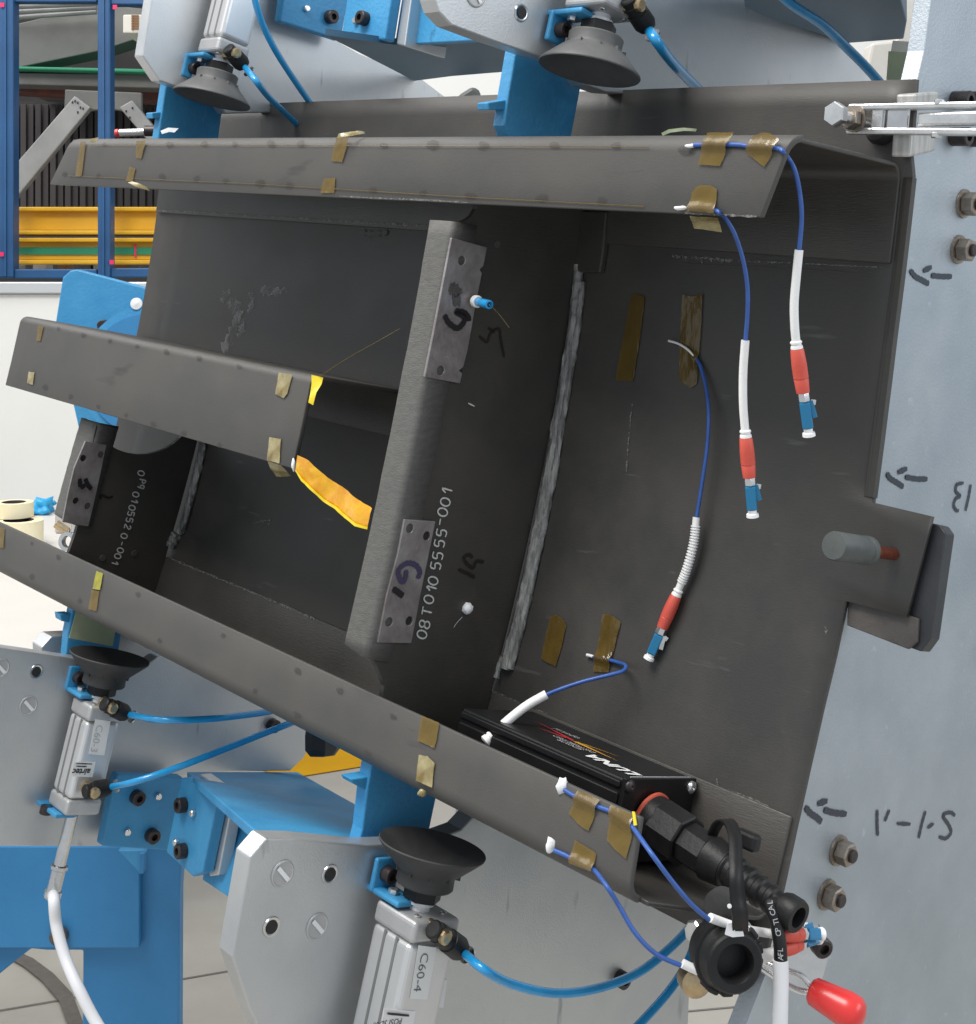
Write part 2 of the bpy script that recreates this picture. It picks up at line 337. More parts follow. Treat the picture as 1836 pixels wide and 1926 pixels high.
# curved dark band on the floor at the bottom left
oe = [onz(u, v, 0.004) for u, v in ((30, 1788), (62, 1802), (100, 1830), (136, 1868), (158, 1926), (166, 2000))]; ie = [onz(u, v, 0.004) for u, v in ((14, 1800), (45, 1818), (80, 1846), (112, 1884), (132, 1940), (138, 2010))]
struct(mob('floor_mark', oe + ie, [(k, k + 1, len(oe) + k + 1, len(oe) + k) for k in range(len(oe) - 1)], 'floor_dark'))
# white partition with grey top rail
pt = thing('partition', ond(100, 800, 3.2), 'plain white partition wall with a grey top rail behind the left side of the panel', 'partition')
y = 3.2; z1 = CAMZ - (553 - V0) / F * y; zt = CAMZ - (531 - V0) / F * y
box('board', (-1.90, y + 0.02, z1 / 2), ((1, 0, 0), (0, 1, 0), (0, 0, 1)), (2.3, 0.04, z1), 'wall_white', pt, 0.002)
box('top_rail', (-1.90, y + 0.015, (z1 + zt) / 2 + 0.001), ((1, 0, 0), (0, 1, 0), (0, 0, 1)), (2.3, 0.06, zt - z1), 'trim_grey', pt, 0.003)
# tall white board further back, seen above the panel
yb = 3.4
p0, p1 = ond(600, 40, yb), ond(1800, 420, yb)
props(box('white_board', ((p0.x + p1.x) / 2, yb, 2.0), ((1, 0, 0), (0, 1, 0), (0, 0, 1)), (p1.x - p0.x, 0.03, 1.3), 'wall_white', None, 0.003),
      'tall white board far behind, seen in the gap above the top edge of the panel', 'board')
# hall wall behind the rack
struct(box('hall_wall', (-2.0, 6.2, 2.0), ((1, 0, 0), (0, 1, 0), (0, 0, 1)), (8, 0.1, 4.0), 'dark_back', None, 0))

# ---- storage rack at upper left
YR = 3.6
rack = thing('storage_rack', ond(100, 525, YR), 'dark blue steel storage rack with two uprights and a low rail', 'rack')
def pbox(name, u0, v0, u1, v1, y, dep, m, parent=None, bevel=0.003):
    a, b = ond(u0, v0, y), ond(u1, v1, y)
    return box(name, ((a.x + b.x) / 2, y + dep / 2, (a.z + b.z) / 2), ((1, 0, 0), (0, 1, 0), (0, 0, 1)), (abs(b.x - a.x), dep, abs(a.z - b.z)), m, parent, bevel)
for (u0, u1) in ((-4, 25), (183, 207)):
    po = pbox('upright', u0, -60, u1, 523, YR, 0.05, 'rack_blue', rack, 0.005)
    pbox('rib', (u0 + u1) / 2 - 3, -60, (u0 + u1) / 2 + 1, 520, YR - 0.006, 0.004, 'rack_blue', po, 0.001)
pbox('rail', 26, 506, 182, 524, YR + 0.01, 0.04, 'rack_blue', rack); pbox('rail', 208, 504, 330, 522, YR + 0.01, 0.04, 'rack_blue', rack)
pbox('rail', 26, -14, 182, 3, YR + 0.01, 0.04, 'rack_blue', rack); pbox('rail', 208, -8, 330, 8, YR + 0.01, 0.04, 'rack_blue', rack)
for (u, v) in ((4, 9), (216, 13), (3, 478), (210, 493)):
    pbox('marker_tag', u - 4, v - 4, u + 4, v + 4, YR - 0.009, 0.002, 'pink_tag', rack, 0)
def poly_d(name, pix, y, dep, m, label=None, cat=None, parent=None, bevel=0.003, group=None):
    o = slab(name, [ond(u, v, y) for u, v in pix], (0, dep, 0), m, parent, bevel)
    if label: props(o, label, cat, group)
    return o
poly_d('steel_beam', [(20, 47), (190, 8), (290, 18), (290, 62), (190, 95), (20, 130)], 4.25, 0.12, 'steel_grey', 'big grey steel box beam lying slanted on the top level of the blue rack', 'beam')
for i, (v0, v1) in enumerate(((4, 1), (13, 7), (23, 14), (34, 22))):
    a, b = ond(15, v0, 4.1 + i * .03), ond(182, v1, 4.1 + i * .03)
    props(rod('steel_tube', a, b, 0.0075, 'galv_light'), ('topmost', 'second highest', 'third highest', 'lowest')[i] + ' of four thin bright metal tubes at the top of the rack', 'tube', 'thin metal tubes on the rack')
ct = thing('carton', ond(258, 44, 4.0), 'white carton with a brown printed symbol right of the blue upright', 'carton')
pbox('box', 231, 27, 300, 62, 4.0, 0.15, 'carton', ct, 0.004)
for k in range(6): pbox('printed_bar', 247, 28 + k * 4.8, 261, 31.5 + k * 4.8, 3.997, 0.002, 'carton_print', ct, 0)
pbox('printed_bar', 248, 28, 250, 57, 3.995, 0.001, 'carton_print', ct, 0)
poly_d('plank_edge', [(10, 124), (300, 130), (300, 137), (10, 129)], 4.15, 0.3, 'green_strip', 'thin green edged board lying across the blue rack under the big beam', 'board')
poly_d('shelf_board', [(10, 136), (300, 140), (300, 166), (10, 158)], 4.2, 0.4, 'steel_grey', 'dark grey shelf board across the rack above the diagonal braces', 'shelf')
poly_d('rusty_bar', [(10, 160), (300, 172), (300, 190), (10, 172)], 4.3, 0.1, 'rust', 'rust red bar just below the dark shelf on the rack', 'bar')
gp = thing('brace_frame', ond(180, 210, 3.95), 'grey gusset plate with two diagonal braces between the blue uprights', 'brace')
poly_d('gusset', [(122, 168), (266, 174), (266, 214), (205, 205), (120, 212)], 3.95, 0.02, 'steel_grey', parent=gp)
br = poly_d('diagonal_brace', [(140, 180), (170, 202), (28, 375), (10, 350), (10, 330)], 3.9, 0.03, 'galv_light', parent=gp)
poly_d('diagonal_brace', [(224, 202), (248, 188), (300, 252), (300, 290)], 3.9, 0.03, 'galv_light', parent=gp)
for (u, v) in ((136, 192), (141, 190), (146, 193), (146, 211), (151, 202), (156, 204), (237, 209), (244, 221), (249, 203)):
    pbox('bolt_hole', u - 1.3, v - 2, u + 1.3, v + 2, 3.897, 0.002, 'hole_dark', gp, 0)
cs = thing('corrugated_sheet', ond(150, 370, 4.6), 'dark brown corrugated sheet standing behind the diagonal braces', 'sheet')
for k in range(22):
    u = 10 + k * 14; pbox('rib', u, 196, u + 11, 392, 4.6 + (k % 2) * 0.012, 0.01, 'dark_sheet', cs, 0.002)
pbox('backing', 5, 190, 330, 395, 4.63, 0.01, 'dark_back', cs, 0)
def ibeam(name, v0, v1, y, label, strip=None):
    t = thing(name, ond(150, v1, y), label, 'beam', 'yellow steel beams on the lowest level of the rack')
    pbox('top_flange', 5, v0, 330, v0 + 8, y, 0.09, 'yellow_beam', t); pbox('web', 5, v0 + 8.4, 330, v1 - 8.4, y + 0.03, 0.02, 'yellow_beam', t, 0.001); pbox('bottom_flange', 5, v1 - 8, 330, v1, y - 0.004, 0.09, 'yellow_beam', t)
    if strip: pbox('green_band', 30, strip[0], 330, strip[1], y + 0.024, 0.005, 'green_strip', t, 0); [pbox('red_clip', u, strip[0] - 6, u + 3, strip[1] + 6, y + 0.02, 0.004, 'pink_tag', t, 0) for u in (28, 253)]
ibeam('steel_i_beam', 389, 441, 3.75, 'upper yellow steel beam lying in the blue rack, nearest the corrugated sheet')
ibeam('steel_i_beam', 447, 497, 3.75, 'lower yellow steel beam in the blue rack with a green band along it', (465, 479))
for k, u in enumerate((30, 62, 108, 150, 170, 215, 240)):
    props(pbox('timber_block', u, 498, u + 18 + (k * 7) % 13, 508, 3.9, 0.06, ('steel_grey', 'table_grey', 'carton_print')[k % 3], None, 0.001), ('first', 'second', 'third', 'fourth', 'fifth', 'sixth', 'last')[k] + ' small packing block from the left under the lower yellow beam', 'block', 'packing blocks under the yellow beams')

# ---- table with tape rolls at the left
ZT = 1.40 - (1010 - V0) / F * 2.35
tb = thing('work_table', (-0.9, 2.2, ZT), 'cream white work table behind the lower left of the panel', 'table')
box('table_top', (-1.30, 2.08, ZT - 0.02), ((1, 0, 0), (0, 1, 0), (0, 0, 1)), (1.70, 1.15, 0.04), 'table_white', tb, 0.004)
for X in (-2.05, -0.68): box('leg', (X, 2.5, (ZT - 0.04) / 2), ((1, 0, 0), (0, 1, 0), (0, 0, 1)), (0.05, 0.05, ZT - 0.041), 'trim_grey', tb)
zc = ZT
def tape_roll(u, v, rpx, hpx, label, base):
    y = (CAMZ - base) * F / (v - V0); c = ond(u, v, y); r = rpx / F * y; h = hpx / F * y
    t = thing('tape_roll', c, label, 'tape roll', 'masking tape rolls on the table')
    lathe('tape', c, (0, 0, 1), [(r * .62, 0.0005), (r, 0.0005), (r, h), (r * .62, h)], 'masking_tape', t, 40, cap=False)
    lathe('core', c, (0, 0, 1), [(r * .615, 0.001), (r * .615, h * .97), (r * .56, h * .97), (r * .56, 0.001)], 'dark_back', t, 40, cap=False)
    return base + h
zz = tape_roll(35, 1030, 45, 52, 'lower and wider cream masking tape roll of the pair on the table', ZT)
tape_roll(26, 972, 36, 28, 'upper smaller cream masking tape roll stacked on the wider roll', zz + 0.0005)
Vg = []; gx = onz(78, 955, ZT + 0.01)
bm = bmesh.new(); bmesh.ops.create_icosphere(bm, subdivisions=3, radius=0.028)
for v in bm.verts:
    k = noise.noise(v.co * 60) * 0.9 + 1; v.co = Vector((v.co.x * 1.0 * k, v.co.y * k, max(v.co.z * 0.6 * k, -0.009)))
glv = mob('crumpled_glove', [v.co + gx + Vector((0, 0, 0.0)) for v in bm.verts], [[v.index for v in f.verts] for f in bm.faces], 'glove', smooth=True); bm.free()
props(glv, 'crumpled bright blue glove on the table next to the tape rolls', 'glove')
gb = onz(118, 1018, ZT); props(box('grey_case', (gb.x + .03, gb.y + .12, ZT + 0.02), ((1, 0, 0), (0, 1, 0), (0, 0, 1)), (0.13, 0.10, 0.04), 'table_grey', None, 0.004), 'low grey case on the table behind the frame tag with the figure two', 'case')
mt = ond(133, 1018, 2.0); t = thing('hand_tool', mt, 'small shiny round metal tool with a brass jaw left of the far frame web', 'tool')
lathe('ring', mt, (-0.3, -1, 0.1), [(0.008, 0), (0.0135, 0), (0.0135, 0.01), (0.008, 0.01)], 'steel', t, 32, cap=False)
rod('jaw', ond(105, 985, 2.0), ond(127, 1000, 2.0), 0.006, 'brass', t)
rod('stem', ond(140, 985, 2.0), ond(136, 1003, 2.0), 0.005, 'steel', t)

# ================================================================== the composite panel
L_ = 0.9154; ST = 0.2115; SB = -0.335
S1, H1, WT = 0.157, 0.1377, 0.050
SM1, HM, SM2 = -0.0432, 0.1388, -0.1197
S2, HB, WB = -0.3102, 0.1154, 0.0466
panel = thing('fuselage_panel', W(-0.45, SB, 0), 'dark grey curved composite fuselage panel with stringers and frames, seen from inside', 'panel')
# skin: right edge taken from the outline (tab included)
re = [(1712, 140), (1712, 290), (1716, 330), (1706, 420), (1693, 530), (1680, 630), (1664, 760), (1650, 870), (1640, 945)]
rl = [(1590, 1130), (1568, 1235), (1545, 1330), (1520, 1440), (1492, 1565), (1465, 1690)]
rows = []
pa = [onh_c(u, v, 0) for u, v in re]; pb = [onh_c(u, v, 0) for u, v in rl]
tabx1, tabs1 = onh_c(1748, 990, 0); tabx2, tabs2 = onh_c(1702, 1163, 0)
rows = [(ST, 0.0)] + [(s, x) for x, s in pa[1:]] + [(pa[-1][1] - 0.0008, tabx1), (tabs2 + 0.001, tabx2), (pb[0][1], pb[0][0])] + [(s, x) for x, s in pb[1:]] + [(SB, pb[-1][0])]
# refine rows
fine = []
for (sa, xa), (sb_, xb) in zip(rows[:-1], rows[1:]):
    n = max(1, int(abs(sa - sb_) / 0.012))
    for k in range(n): t = k / n; fine.append((sa + (sb_ - sa) * t, xa + (xb - xa) * t))
fine.append(rows[-1])
V = []; Fc = []; NC = 14
for s, xr in fine:
    xs = [-L_ + (0.0 - 0.02 + L_) * k / NC for k in range(NC + 1)] + [xr]
    V += [W(x, s, -0.0022) for x in xs]
for i in range(len(fine) - 1):
    for k in range(NC + 1): Fc.append((i * (NC + 2) + k, i * (NC + 2) + k + 1, (i + 1) * (NC + 2) + k + 1, (i + 1) * (NC + 2) + k))
skin = mob('skin', V, Fc, 'cfrp_skin', panel, 30, solid=0.0042)
def xr_at(s):
    for (sa, xa), (sb_, xb) in zip(rows[:-1], rows[1:]):
        if sb_ <= s <= sa: return xa + (xb - xa) * ((s - sa) / (sb_ - sa + 1e-9))
    return 0
# raised land along the right edge (above and below the tab)
for (sA, sB) in ((0.150, pa[-1][1] + 0.003),):
    V = []; Fc = []; n = 26
    for i in range(n + 1):
        s = sA + (sB - sA) * i / n; xr = xr_at(s)
        for dx, h in ((-0.0060, 0.0001), (-0.0056, 0.0005), (-0.0036, 0.0006), (-0.0034, 0.0007), (-0.0020, 0.0007), (0.0008, 0.0006), (0.0010, -0.004)): V.append(W(xr + dx, s, h))
    for i in range(n):
        for k in range(6): Fc.append((i * 7 + k, i * 7 + k + 1, (i + 1) * 7 + k + 1, (i + 1) * 7 + k))
    mob('edge_land', V, Fc, 'cfrp_web', skin, 25)
def scrape(polys, surf, nf, w, parent, m='scrape', jit=0.5): return strokes('scratch', polys, surf, nf, w, m, parent, 0.0005, jit)
sk = lambda u, v: onh(u, v, 0.0004)
# scuffs and scratches on the skin
for pl_, w_ in (([(418, 555), (440, 572), (448, 598), (436, 632), (420, 662)], 0.0075), ([(468, 550), (474, 568), (470, 590)], 0.004), ([(444, 590), (456, 612), (452, 636)], 0.005), ([(490, 545), (512, 548), (540, 551)], 0.004)):
    strokes('smear', [pl_], sk, nh, w_, 'smear', skin, 0.0005, 0.5)
scrape([[(1190, 760), (1184, 820), (1179, 888)]], sk, nh, 0.0006, skin)
scrape([[(675, 436), (700, 440), (730, 437)]], sk, nh, 0.0022, skin, 'cfrp_flange')
scrape([[(1265, 482), (1290, 484), (1340, 487), (1380, 490)]], sk, nh, 0.0010, skin); scrape([[(1318, 486), (1322, 495)], [(1340, 488), (1338, 496)], [(1358, 489), (1360, 496)], [(1294, 484), (1291, 491)]], sk, nh, 0.0009, skin)
scrape([[(1390, 491), (1470, 494), (1560, 498), (1662, 503)]], sk, nh, 0.0004, skin); scrape([[(1280, 496), (1330, 499), (1470, 506), (1600, 513)]], sk, nh, 0.0003, skin, 'cfrp_flange')
scrape([[(1553, 1178), (1556, 1195)]], sk, nh, 0.0008, skin); scrape([[(478, 984), (510, 978)], [(500, 990), (508, 985)]], sk, nh, 0.0008, skin)
scrape([[(1349, 1464), (1353, 1480), (1380, 1490), (1420, 1505), (1448, 1519)]], sk, nh, 0.0006, skin)
scrape([[(1446, 1520), (1451, 1524), (1458, 1526)]], sk, nh, 0.0008, skin)
scrape([[(920, 1298), (938, 1304), (965, 1316), (990, 1328)], [(1000, 1333), (1030, 1342)]], sk, nh, 0.0005, skin)

def sweep(name, prof, m, parent, thick=0.0042, nx_=20, smooth=32, bevel=0.0008):
    V = []; Fc = []; n = len(prof)
    for i in range(nx_ + 1):
        t = i / nx_
        for s, h, xl, xr in prof: V.append(W(xl + (xr - xl) * t, s, h))
    for i in range(nx_):
        for k in range(n - 1): Fc.append((i * n + k, i * n + k + 1, (i + 1) * n + k + 1, (i + 1) * n + k))
    return mob(name, V, Fc, m, parent, smooth, solid=thick, bevel=bevel)
def arc(cs, ch, r, a0, a1, n=6): return [(cs + r * math.cos(R_(a0 + (a1 - a0) * k / n)), ch + r * math.sin(R_(a0 + (a1 - a0) * k / n))) for k in range(n + 1)]
def lerp(a, b, t): return a + (b - a) * t
# --- top stringer (C section opening downwards)
t_ = 0.0021; r = 0.010
def prof_x(pts, xl0, xl1, xr0, xr1, hmax): return [(s, h, lerp(xl0, xl1, max(0, h) / hmax), lerp(xr0, xr1, max(0, h) / hmax)) for s, h in pts]
HT = H1 - t_
cor = arc(S1 - r, HT - r, r, 0, 90)
st1 = sweep('stringer', prof_x([(S1 - 0.0615, t_), (S1 - 0.03, t_)] + arc(S1 - r, t_ + r, r, -90, 0) + [(S1, 0.07)] + cor[:1], -0.912, -0.875, -0.003, 0.004, HT), 'cfrp_web', panel, 0.0028)
st1['label'] = 'top stringer of the panel, C shaped with a wide light grey flange'
fx = [(s, h) for s, h in cor] + [(S1 - WT * 0.6, HT), (S1 - WT, HT)]
fl1 = sweep('flange', [(s, h, lerp(-0.857, -0.893, (S1 - s) / WT), lerp(0.010, -0.005, (S1 - s) / WT)) for s, h in fx], 'cfrp_flange', st1, 0.0042)
# --- middle stringer
HM_ = HM - t_
cor = arc(SM1 - 0.006, HM_ - 0.006, 0.006, 0, 90)
st2 = sweep('stringer', [(SM1, t_ + .006, -0.912, -0.3985), (SM1, 0.05, -0.912, -0.3985)] + [(SM1, cor[0][1], -0.906, -0.3985)], 'cfrp_web', panel)
st2['label'] = 'middle stringer whose flange stops short of the near frame'
sweep('foot', [(SM1 - 0.0395, t_, -0.912, -0.277), (SM1 - 0.018, t_, -0.912, -0.277), (SM1 - .0018, t_, -0.912, -0.277), (SM1, t_ + .0018, -0.912, -0.277), (SM1, t_ + 0.0058, -0.912, -0.277)], 'cfrp_web', st2)
sweep('flange', [(s, h, -0.906, -0.398) for s, h in cor + [(lerp(SM1, SM2, .6), HM_), (SM2, HM_)]], 'cfrp_flange', st2, 0.0042)
# --- bottom stringer (opens upwards)
HBb = HB - t_
st3 = sweep('stringer', prof_x([(S2 + 0.0615, t_), (S2 + 0.03, t_)] + [(S2 + r - s, h) for s, h in arc(0, t_ + r, r, -90, 0)] + [(S2, 0.06), (S2, HBb - r)], -0.912, -0.912, -0.003, -0.018, HBb), 'cfrp_web', panel, 0.0028)
st3['label'] = 'bottom stringer of the panel, long light grey flange running down to the right'
corb = [(S2 + r - s, h) for s, h in arc(0, HBb - r, r, 0, 90)]
sweep('flange', [(s, h, -0.93, lerp(-0.0225, -0.028, (s - S2) / WB)) for s, h in corb + [(S2 + WB * .6, HBb), (S2 + WB, HBb)]], 'cfrp_flange', st3, 0.0042)
# foot edge lines left by trimming
for (pp, par) in (([(290, 396), (340, 398), (420, 402), (560, 411), (640, 416), (800, 424)], st1), ([(322, 1051), (380, 1075), (450, 1104), (520, 1133), (600, 1168)], st3)):
    strokes('trim_line', [pp], lambda u, v: onh(u, v, 0.0042), nh, 0.0010, 'scrape', par, 0.0004, 0.5)
# worn lower edge of the top flange and upper edge of the bottom flange
f1 = lambda u, v: onh(u, v, H1 + 0.0003); fm = lambda u, v: onh(u, v, HM + 0.0003); fb = lambda u, v: onh(u, v, HB + 0.0003)
strokes('worn_edge', [[(640, 369), (720, 373), (800, 376), (880, 381)]], f1, nh, 0.0006, 'scrape', fl1, 0.0004, 0.5); strokes('worn_edge', [[(1290, 401), (1350, 404), (1424, 407)]], f1, nh, 0.0006, 'scrape', fl1, 0.0004, 0.5)
# glue spots along the flanges
SDS = []
for sv in range(5):
    V_ = [(0, 0, 0.00012)]; nn = 18
    for k in range(nn):
        an = 2 * math.pi * k / nn; rr = 0.0040 * (1 + 0.42 * noise.noise(Vector((math.cos(an) * 1.3, math.sin(an) * 1.3, sv * 7.1)))); V_.append((rr * math.cos(an) * 1.7, rr * math.sin(an) * 0.85, 0.0))
    me_ = bpy.data.meshes.new('glue_spot'); me_.from_pydata(V_, [], [(0, k + 1, (k + 1) % nn + 1) for k in range(nn)]); me_.materials.append(M('spot')); SDS.append(me_)
def spots(lst, surf, par, sc=1.0):
    for k, (u, v) in enumerate(lst):
        p = surf(u, v); o = place('glue_spot', SDS[k % 5], par, p + nh(p) * 0.0003, frame_rot(nh(p), EX)); e = sc * (0.65 + 0.4 * ((k * 37) % 10) / 10); o.scale = (e, e, 1)
spots([(197, 272), (320, 272), (385, 271), (442, 271), (510, 271), (567, 271), (723, 274), (815, 273), (910, 274), (1043, 274), (1160, 275), (1292, 283), (122, 328), (185, 330), (305, 333), (370, 337), (425, 340), (490, 345), (545, 349), (702, 358), (796, 363), (885, 369), (1020, 373), (1132, 377)], f1, fl1)
spots([(110, 618), (157, 630), (207, 641), (258, 651), (313, 662), (375, 674), (450, 689), (85, 729), (133, 746), (184, 765), (237, 781), (288, 798), (345, 815), (412, 837)], fm, st2.children[1] if st2.children[1].name.startswith('flange') else st2, 0.8)
flb = [c for c in st3.children if c.name.startswith('flange')][0]
spots([(60, 1022), (110, 1048), (260, 1118), (420, 1195), (560, 1262), (640, 1300), (740, 1348), (60, 1085), (150, 1130), (300, 1205), (480, 1300), (560, 1345), (690, 1418)], fb, flb, 0.75)
for nm, pts, sf, par in (('sensing_fibre', [(170, 272), (500, 273), (900, 275), (1285, 277)], f1, fl1), ('sensing_fibre', [(130, 331), (480, 346), (880, 371), (1280, 392)], f1, fl1)):
    P = []
    for (a, b) in zip(pts[:-1], pts[1:]):
        for k in range(6): t = k / 6; P.append(sf(lerp(a[0], b[0], t), lerp(a[1], b[1], t)) + nh(sf(*a)) * 0.0006)
    tube(nm, P, 0.00025, 'kapton', par, raw=True, seg=6)

# --- near frame
XF = -0.27; CAPW = 0.0235
def frame_obj(name, outline, x, label, m='cfrp_web'):
    o = slab(name, [W(x, s, h) for s, h in outline], -EX * 0.0045, m, panel, 0.0006); o['label'] = label; return o
capT, capB = 0.0935, -0.2385; HF = 0.134
ol = []
for k in range(15): s = lerp(-0.300, 0.150, k / 14); ol.append((s, 0.004))
ol += [(0.150, 0.110), (0.128, 0.112), (0.106, 0.1135), (0.1005, 0.116), (0.0965, 0.121), (capT, HF - 0.006)]
for k in range(1, 12): s = lerp(capT, capB, k / 12); ol.append((s, HF - 0.006 + 0.004 * math.sin(math.pi * k / 12)))
ol += [(capB, HF - 0.008), (-0.243, 0.121), (-0.256, 0.110), (-0.300, 0.100)]
fr1 = frame_obj('frame', ol, XF, 'near frame of the panel carrying the tags five and six')
def cap(par, x, sT, sB, hf, w, rr=0.0032, bow=0.004):
    V = []; Fc = []; n = 30
    pr = [(0.0, -0.022)] + [(-(rr - rr * math.cos(R_(a))), -rr + rr * math.sin(R_(a)) ) for a in range(0, 91, 15)] + [(-w * 0.6, 0.0005), (-w, 0.0), (-w - 0.001, -0.003), (-w, -0.005)]
    m_ = len(pr)
    for i in range(n + 1):
        s = lerp(sT, sB, i / n); b = bow * math.sin(math.pi * i / n) + 0.0004 * noise.noise(Vector((i * 0.9, 0, x * 9)))
        for dx, dh in pr: V.append(W(x + 0.0006 + dx, s + (0.004 * (-dx / w) if i == n else 0), hf + b + dh))
    for i in range(n):
        for k in range(m_ - 1): Fc.append((i * m_ + k, i * m_ + k + 1, (i + 1) * m_ + k + 1, (i + 1) * m_ + k))
    return mob('cap', V, Fc, 'cfrp_cap', par, 40, solid=0.0022)
cap(fr1, XF, capT, capB, HF, CAPW)
def bead(par, pts, r, seedv):
    P = crom(pts, 10); V = []; Fc = []; sg = 10
    for i, p in enumerate(P):
        t = (P[min(i + 1, len(P) - 1)] - P[max(i - 1, 0)]).normalized(); n = nh(p); bn = t.cross(n).normalized()
        for k in range(sg):
            a = 2 * math.pi * k / sg; q = Vector((i * 0.23, math.cos(a) * 1.2, math.sin(a) * 1.2 + seedv))
            rr = r * (1 + 0.30 * noise.noise(q) + 0.10 * noise.noise(q * 3.1)); V.append(p + (n * math.sin(a) * 0.9 + bn * math.cos(a)) * rr)
    for i in range(len(P) - 1):
        for k in range(sg): Fc.append((i * sg + k, i * sg + (k + 1) % sg, (i + 1) * sg + (k + 1) % sg, (i + 1) * sg + k))
    Fc.append(list(range(sg))[::-1]); Fc.append([(len(P) - 1) * sg + k for k in range(sg)])
    return mob('sealant_bead', V, Fc, 'sealant', par, 45)
bp = [(1089, 498), (1087, 530), (1082, 570), (1078, 610), (1070, 660), (1062, 710), (1056, 750), (1046, 800), (1040, 845), (1033, 890), (1022, 945), (1011, 1000), (1003, 1040), (990, 1100), (976, 1160), (962, 1215), (950, 1258)]
bead(fr1, [onh(u, v, 0.003) for u, v in bp], 0.0041, 3.0)
bead(fr1, [onh(u + 9, v, 0.002) for u, v in bp[1:]], 0.0030, 8.0)
bead(fr1, [onh(u, v, 0.004) for u, v in ((946, 1236), (938, 1252), (933, 1275))], 0.0026, 5.0)
# foot pads of the frame on the skin at its upper end
slab('foot_pad', [onh(u, v, 0.006) for u, v in ((1066, 396), (1140, 398), (1135, 470), (1128, 512), (1090, 512), (1066, 488))], -EH(.1) * 0.0055, 'cfrp_web', fr1, 0.001)
lathe('drill_hole', onh(1073, 490, 0.0064), EH(.09), [(0, 0), (0.004, 0), (0.0035, 0.0003), (0, 0.0003)], 'hole_dark', fr1, 14)
# tag plates
def hexring(c, r, ax1, ax2, n=12): return [c + ax1 * (r * math.cos(2 * math.pi * k / n)) + ax2 * (r * math.sin(2 * math.pi * k / n)) for k in range(n)]
def tag_plate(par, x, pix, holes, label, th=0.0022, open_=()):
    xx = x + 0.0012 + th
    pl = slab('tag_plate', [onx(u, v, xx) for u, v in pix], -EX * th, 'tag_alu', par, 0.0005, holes=[hexring(onx(u, v, xx), 0.0033, ES(0), EH(0)) for u, v in holes])
    pl['label'] = label
    back = slab('hole_shade', [onx(u, v, x + 0.0013) for u, v in [(lerp(a, sum(p[0] for p in pix) / len(pix), .12), lerp(b, sum(p[1] for p in pix) / len(pix), .05)) for a, b in pix]], -EX * 0.0006, 'hole_dark', par)  # dark sheet behind the plate, stands in for shade inside its holes
    return xx
pix5 = [(850, 447), (917, 465), (910, 500), (903, 507), (907, 514), (894, 580), (880, 660), (872, 690), (864, 697), (870, 702), (866, 721), (799, 709), (815, 630), (832, 540)]
xt = tag_plate(fr1, XF, pix5, [(869, 490), (829, 697)], 'upper tag plate with a curved black marker figure')
t5 = [c for c in fr1.children if c.name.startswith('tag_plate')][0]
tx = lambda u, v: onx(u, v, xt + 0.0004)
strokes('marker_figure', [[(836, 592), (843, 606), (858, 617), (868, 612), (874, 598), (857, 586), (873, 588), (881, 597), (882, 604)]], tx, nx, 0.0021, 'marker', fr1)
strokes('marker_smudge', [[(846, 540), (858, 547), (862, 556)], [(852, 566), (866, 562)]], tx, nx, 0.004, 'block_brown', fr1, jit=0.4)
pix6 = [(761, 977), (819, 981), (806, 1045), (790, 1125), (774, 1210), (711, 1209), (728, 1120), (748, 1045)]
xt = tag_plate(fr1, XF, pix6, [(771, 994), (803, 1008), (732, 1170), (770, 1168)], 'lower tag plate with a violet marker six and a bar')
strokes('marker_figure', [[(785, 1088), (790, 1076), (782, 1063), (768, 1059), (757, 1064), (749, 1074), (752, 1088), (758, 1094), (763, 1086), (764, 1072)]], tx, nx, 0.0019, 'marker_violet', fr1)
strokes('marker_bar', [[(739, 1107), (749, 1114), (758, 1121)]], tx, nx, 0.0022, 'marker', fr1)
fw = lambda u, v: onx(u, v, XF + 0.0004)
# chalk part number, read from the bottom to the top of the picture
def chalk(polys, par, sf, w=0.0006): return strokes('part_number', polys, sf, nx, w, 'chalk', par, 0.0004, 0.25)
def circ(u, v, a, b, rot=0, n=9, a0=0, a1=360): return [(u + a * math.cos(R_(a0 + (a1 - a0) * k / n)) * math.cos(rot) - b * math.sin(R_(a0 + (a1 - a0) * k / n)) * math.sin(rot), v + a * math.cos(R_(a0 + (a1 - a0) * k / n)) * math.sin(rot) + b * math.sin(R_(a0 + (a1 - a0) * k / n)) * math.cos(rot)) for k in range(n + 1)]
# "08T0105555-001": glyph centres climb from (793,1195) to (838,925)
gl = [('0', 793, 1193), ('8', 798, 1174), ('T', 803, 1150), ('0', 806, 1127), ('1', 811, 1106), ('0', 814, 1092), ('5', 819, 1064), ('5', 823, 1045), ('5', 826, 1022), ('5', 830, 1002), ('-', 827, 981), ('0', 832, 963), ('0', 837, 944), ('1', 840, 922)]
SH = {'0': [circ(0, 0, .5, .5)], '8': [circ(0, -.27, .42, .27), circ(0, .27, .45, .27)], 'T': [[(-.5, -.5), (.5, -.5)], [(0, -.5), (0, .5)]], '1': [[(-.35, -.1), (.1, -.5), (.1, .55)]], '5': [[(.4, -.5), (-.3, -.5), (-.35, -.05), (.2, -.1), (.4, .2), (.2, .5), (-.4, .45)]], '-': [[(-.4, 0), (.4, 0)]], '2': [[(-.4, -.25), (0, -.5), (.4, -.25), (-.1, .2), (-.4, .5), (.45, .5)]], '9': [circ(0, -.2, .35, .3), [(.35, -.2), (.2, .55)]], 'P': [[(-.3, .5), (-.3, -.5), (.2, -.45), (.3, -.15), (-.3, .05)]]}
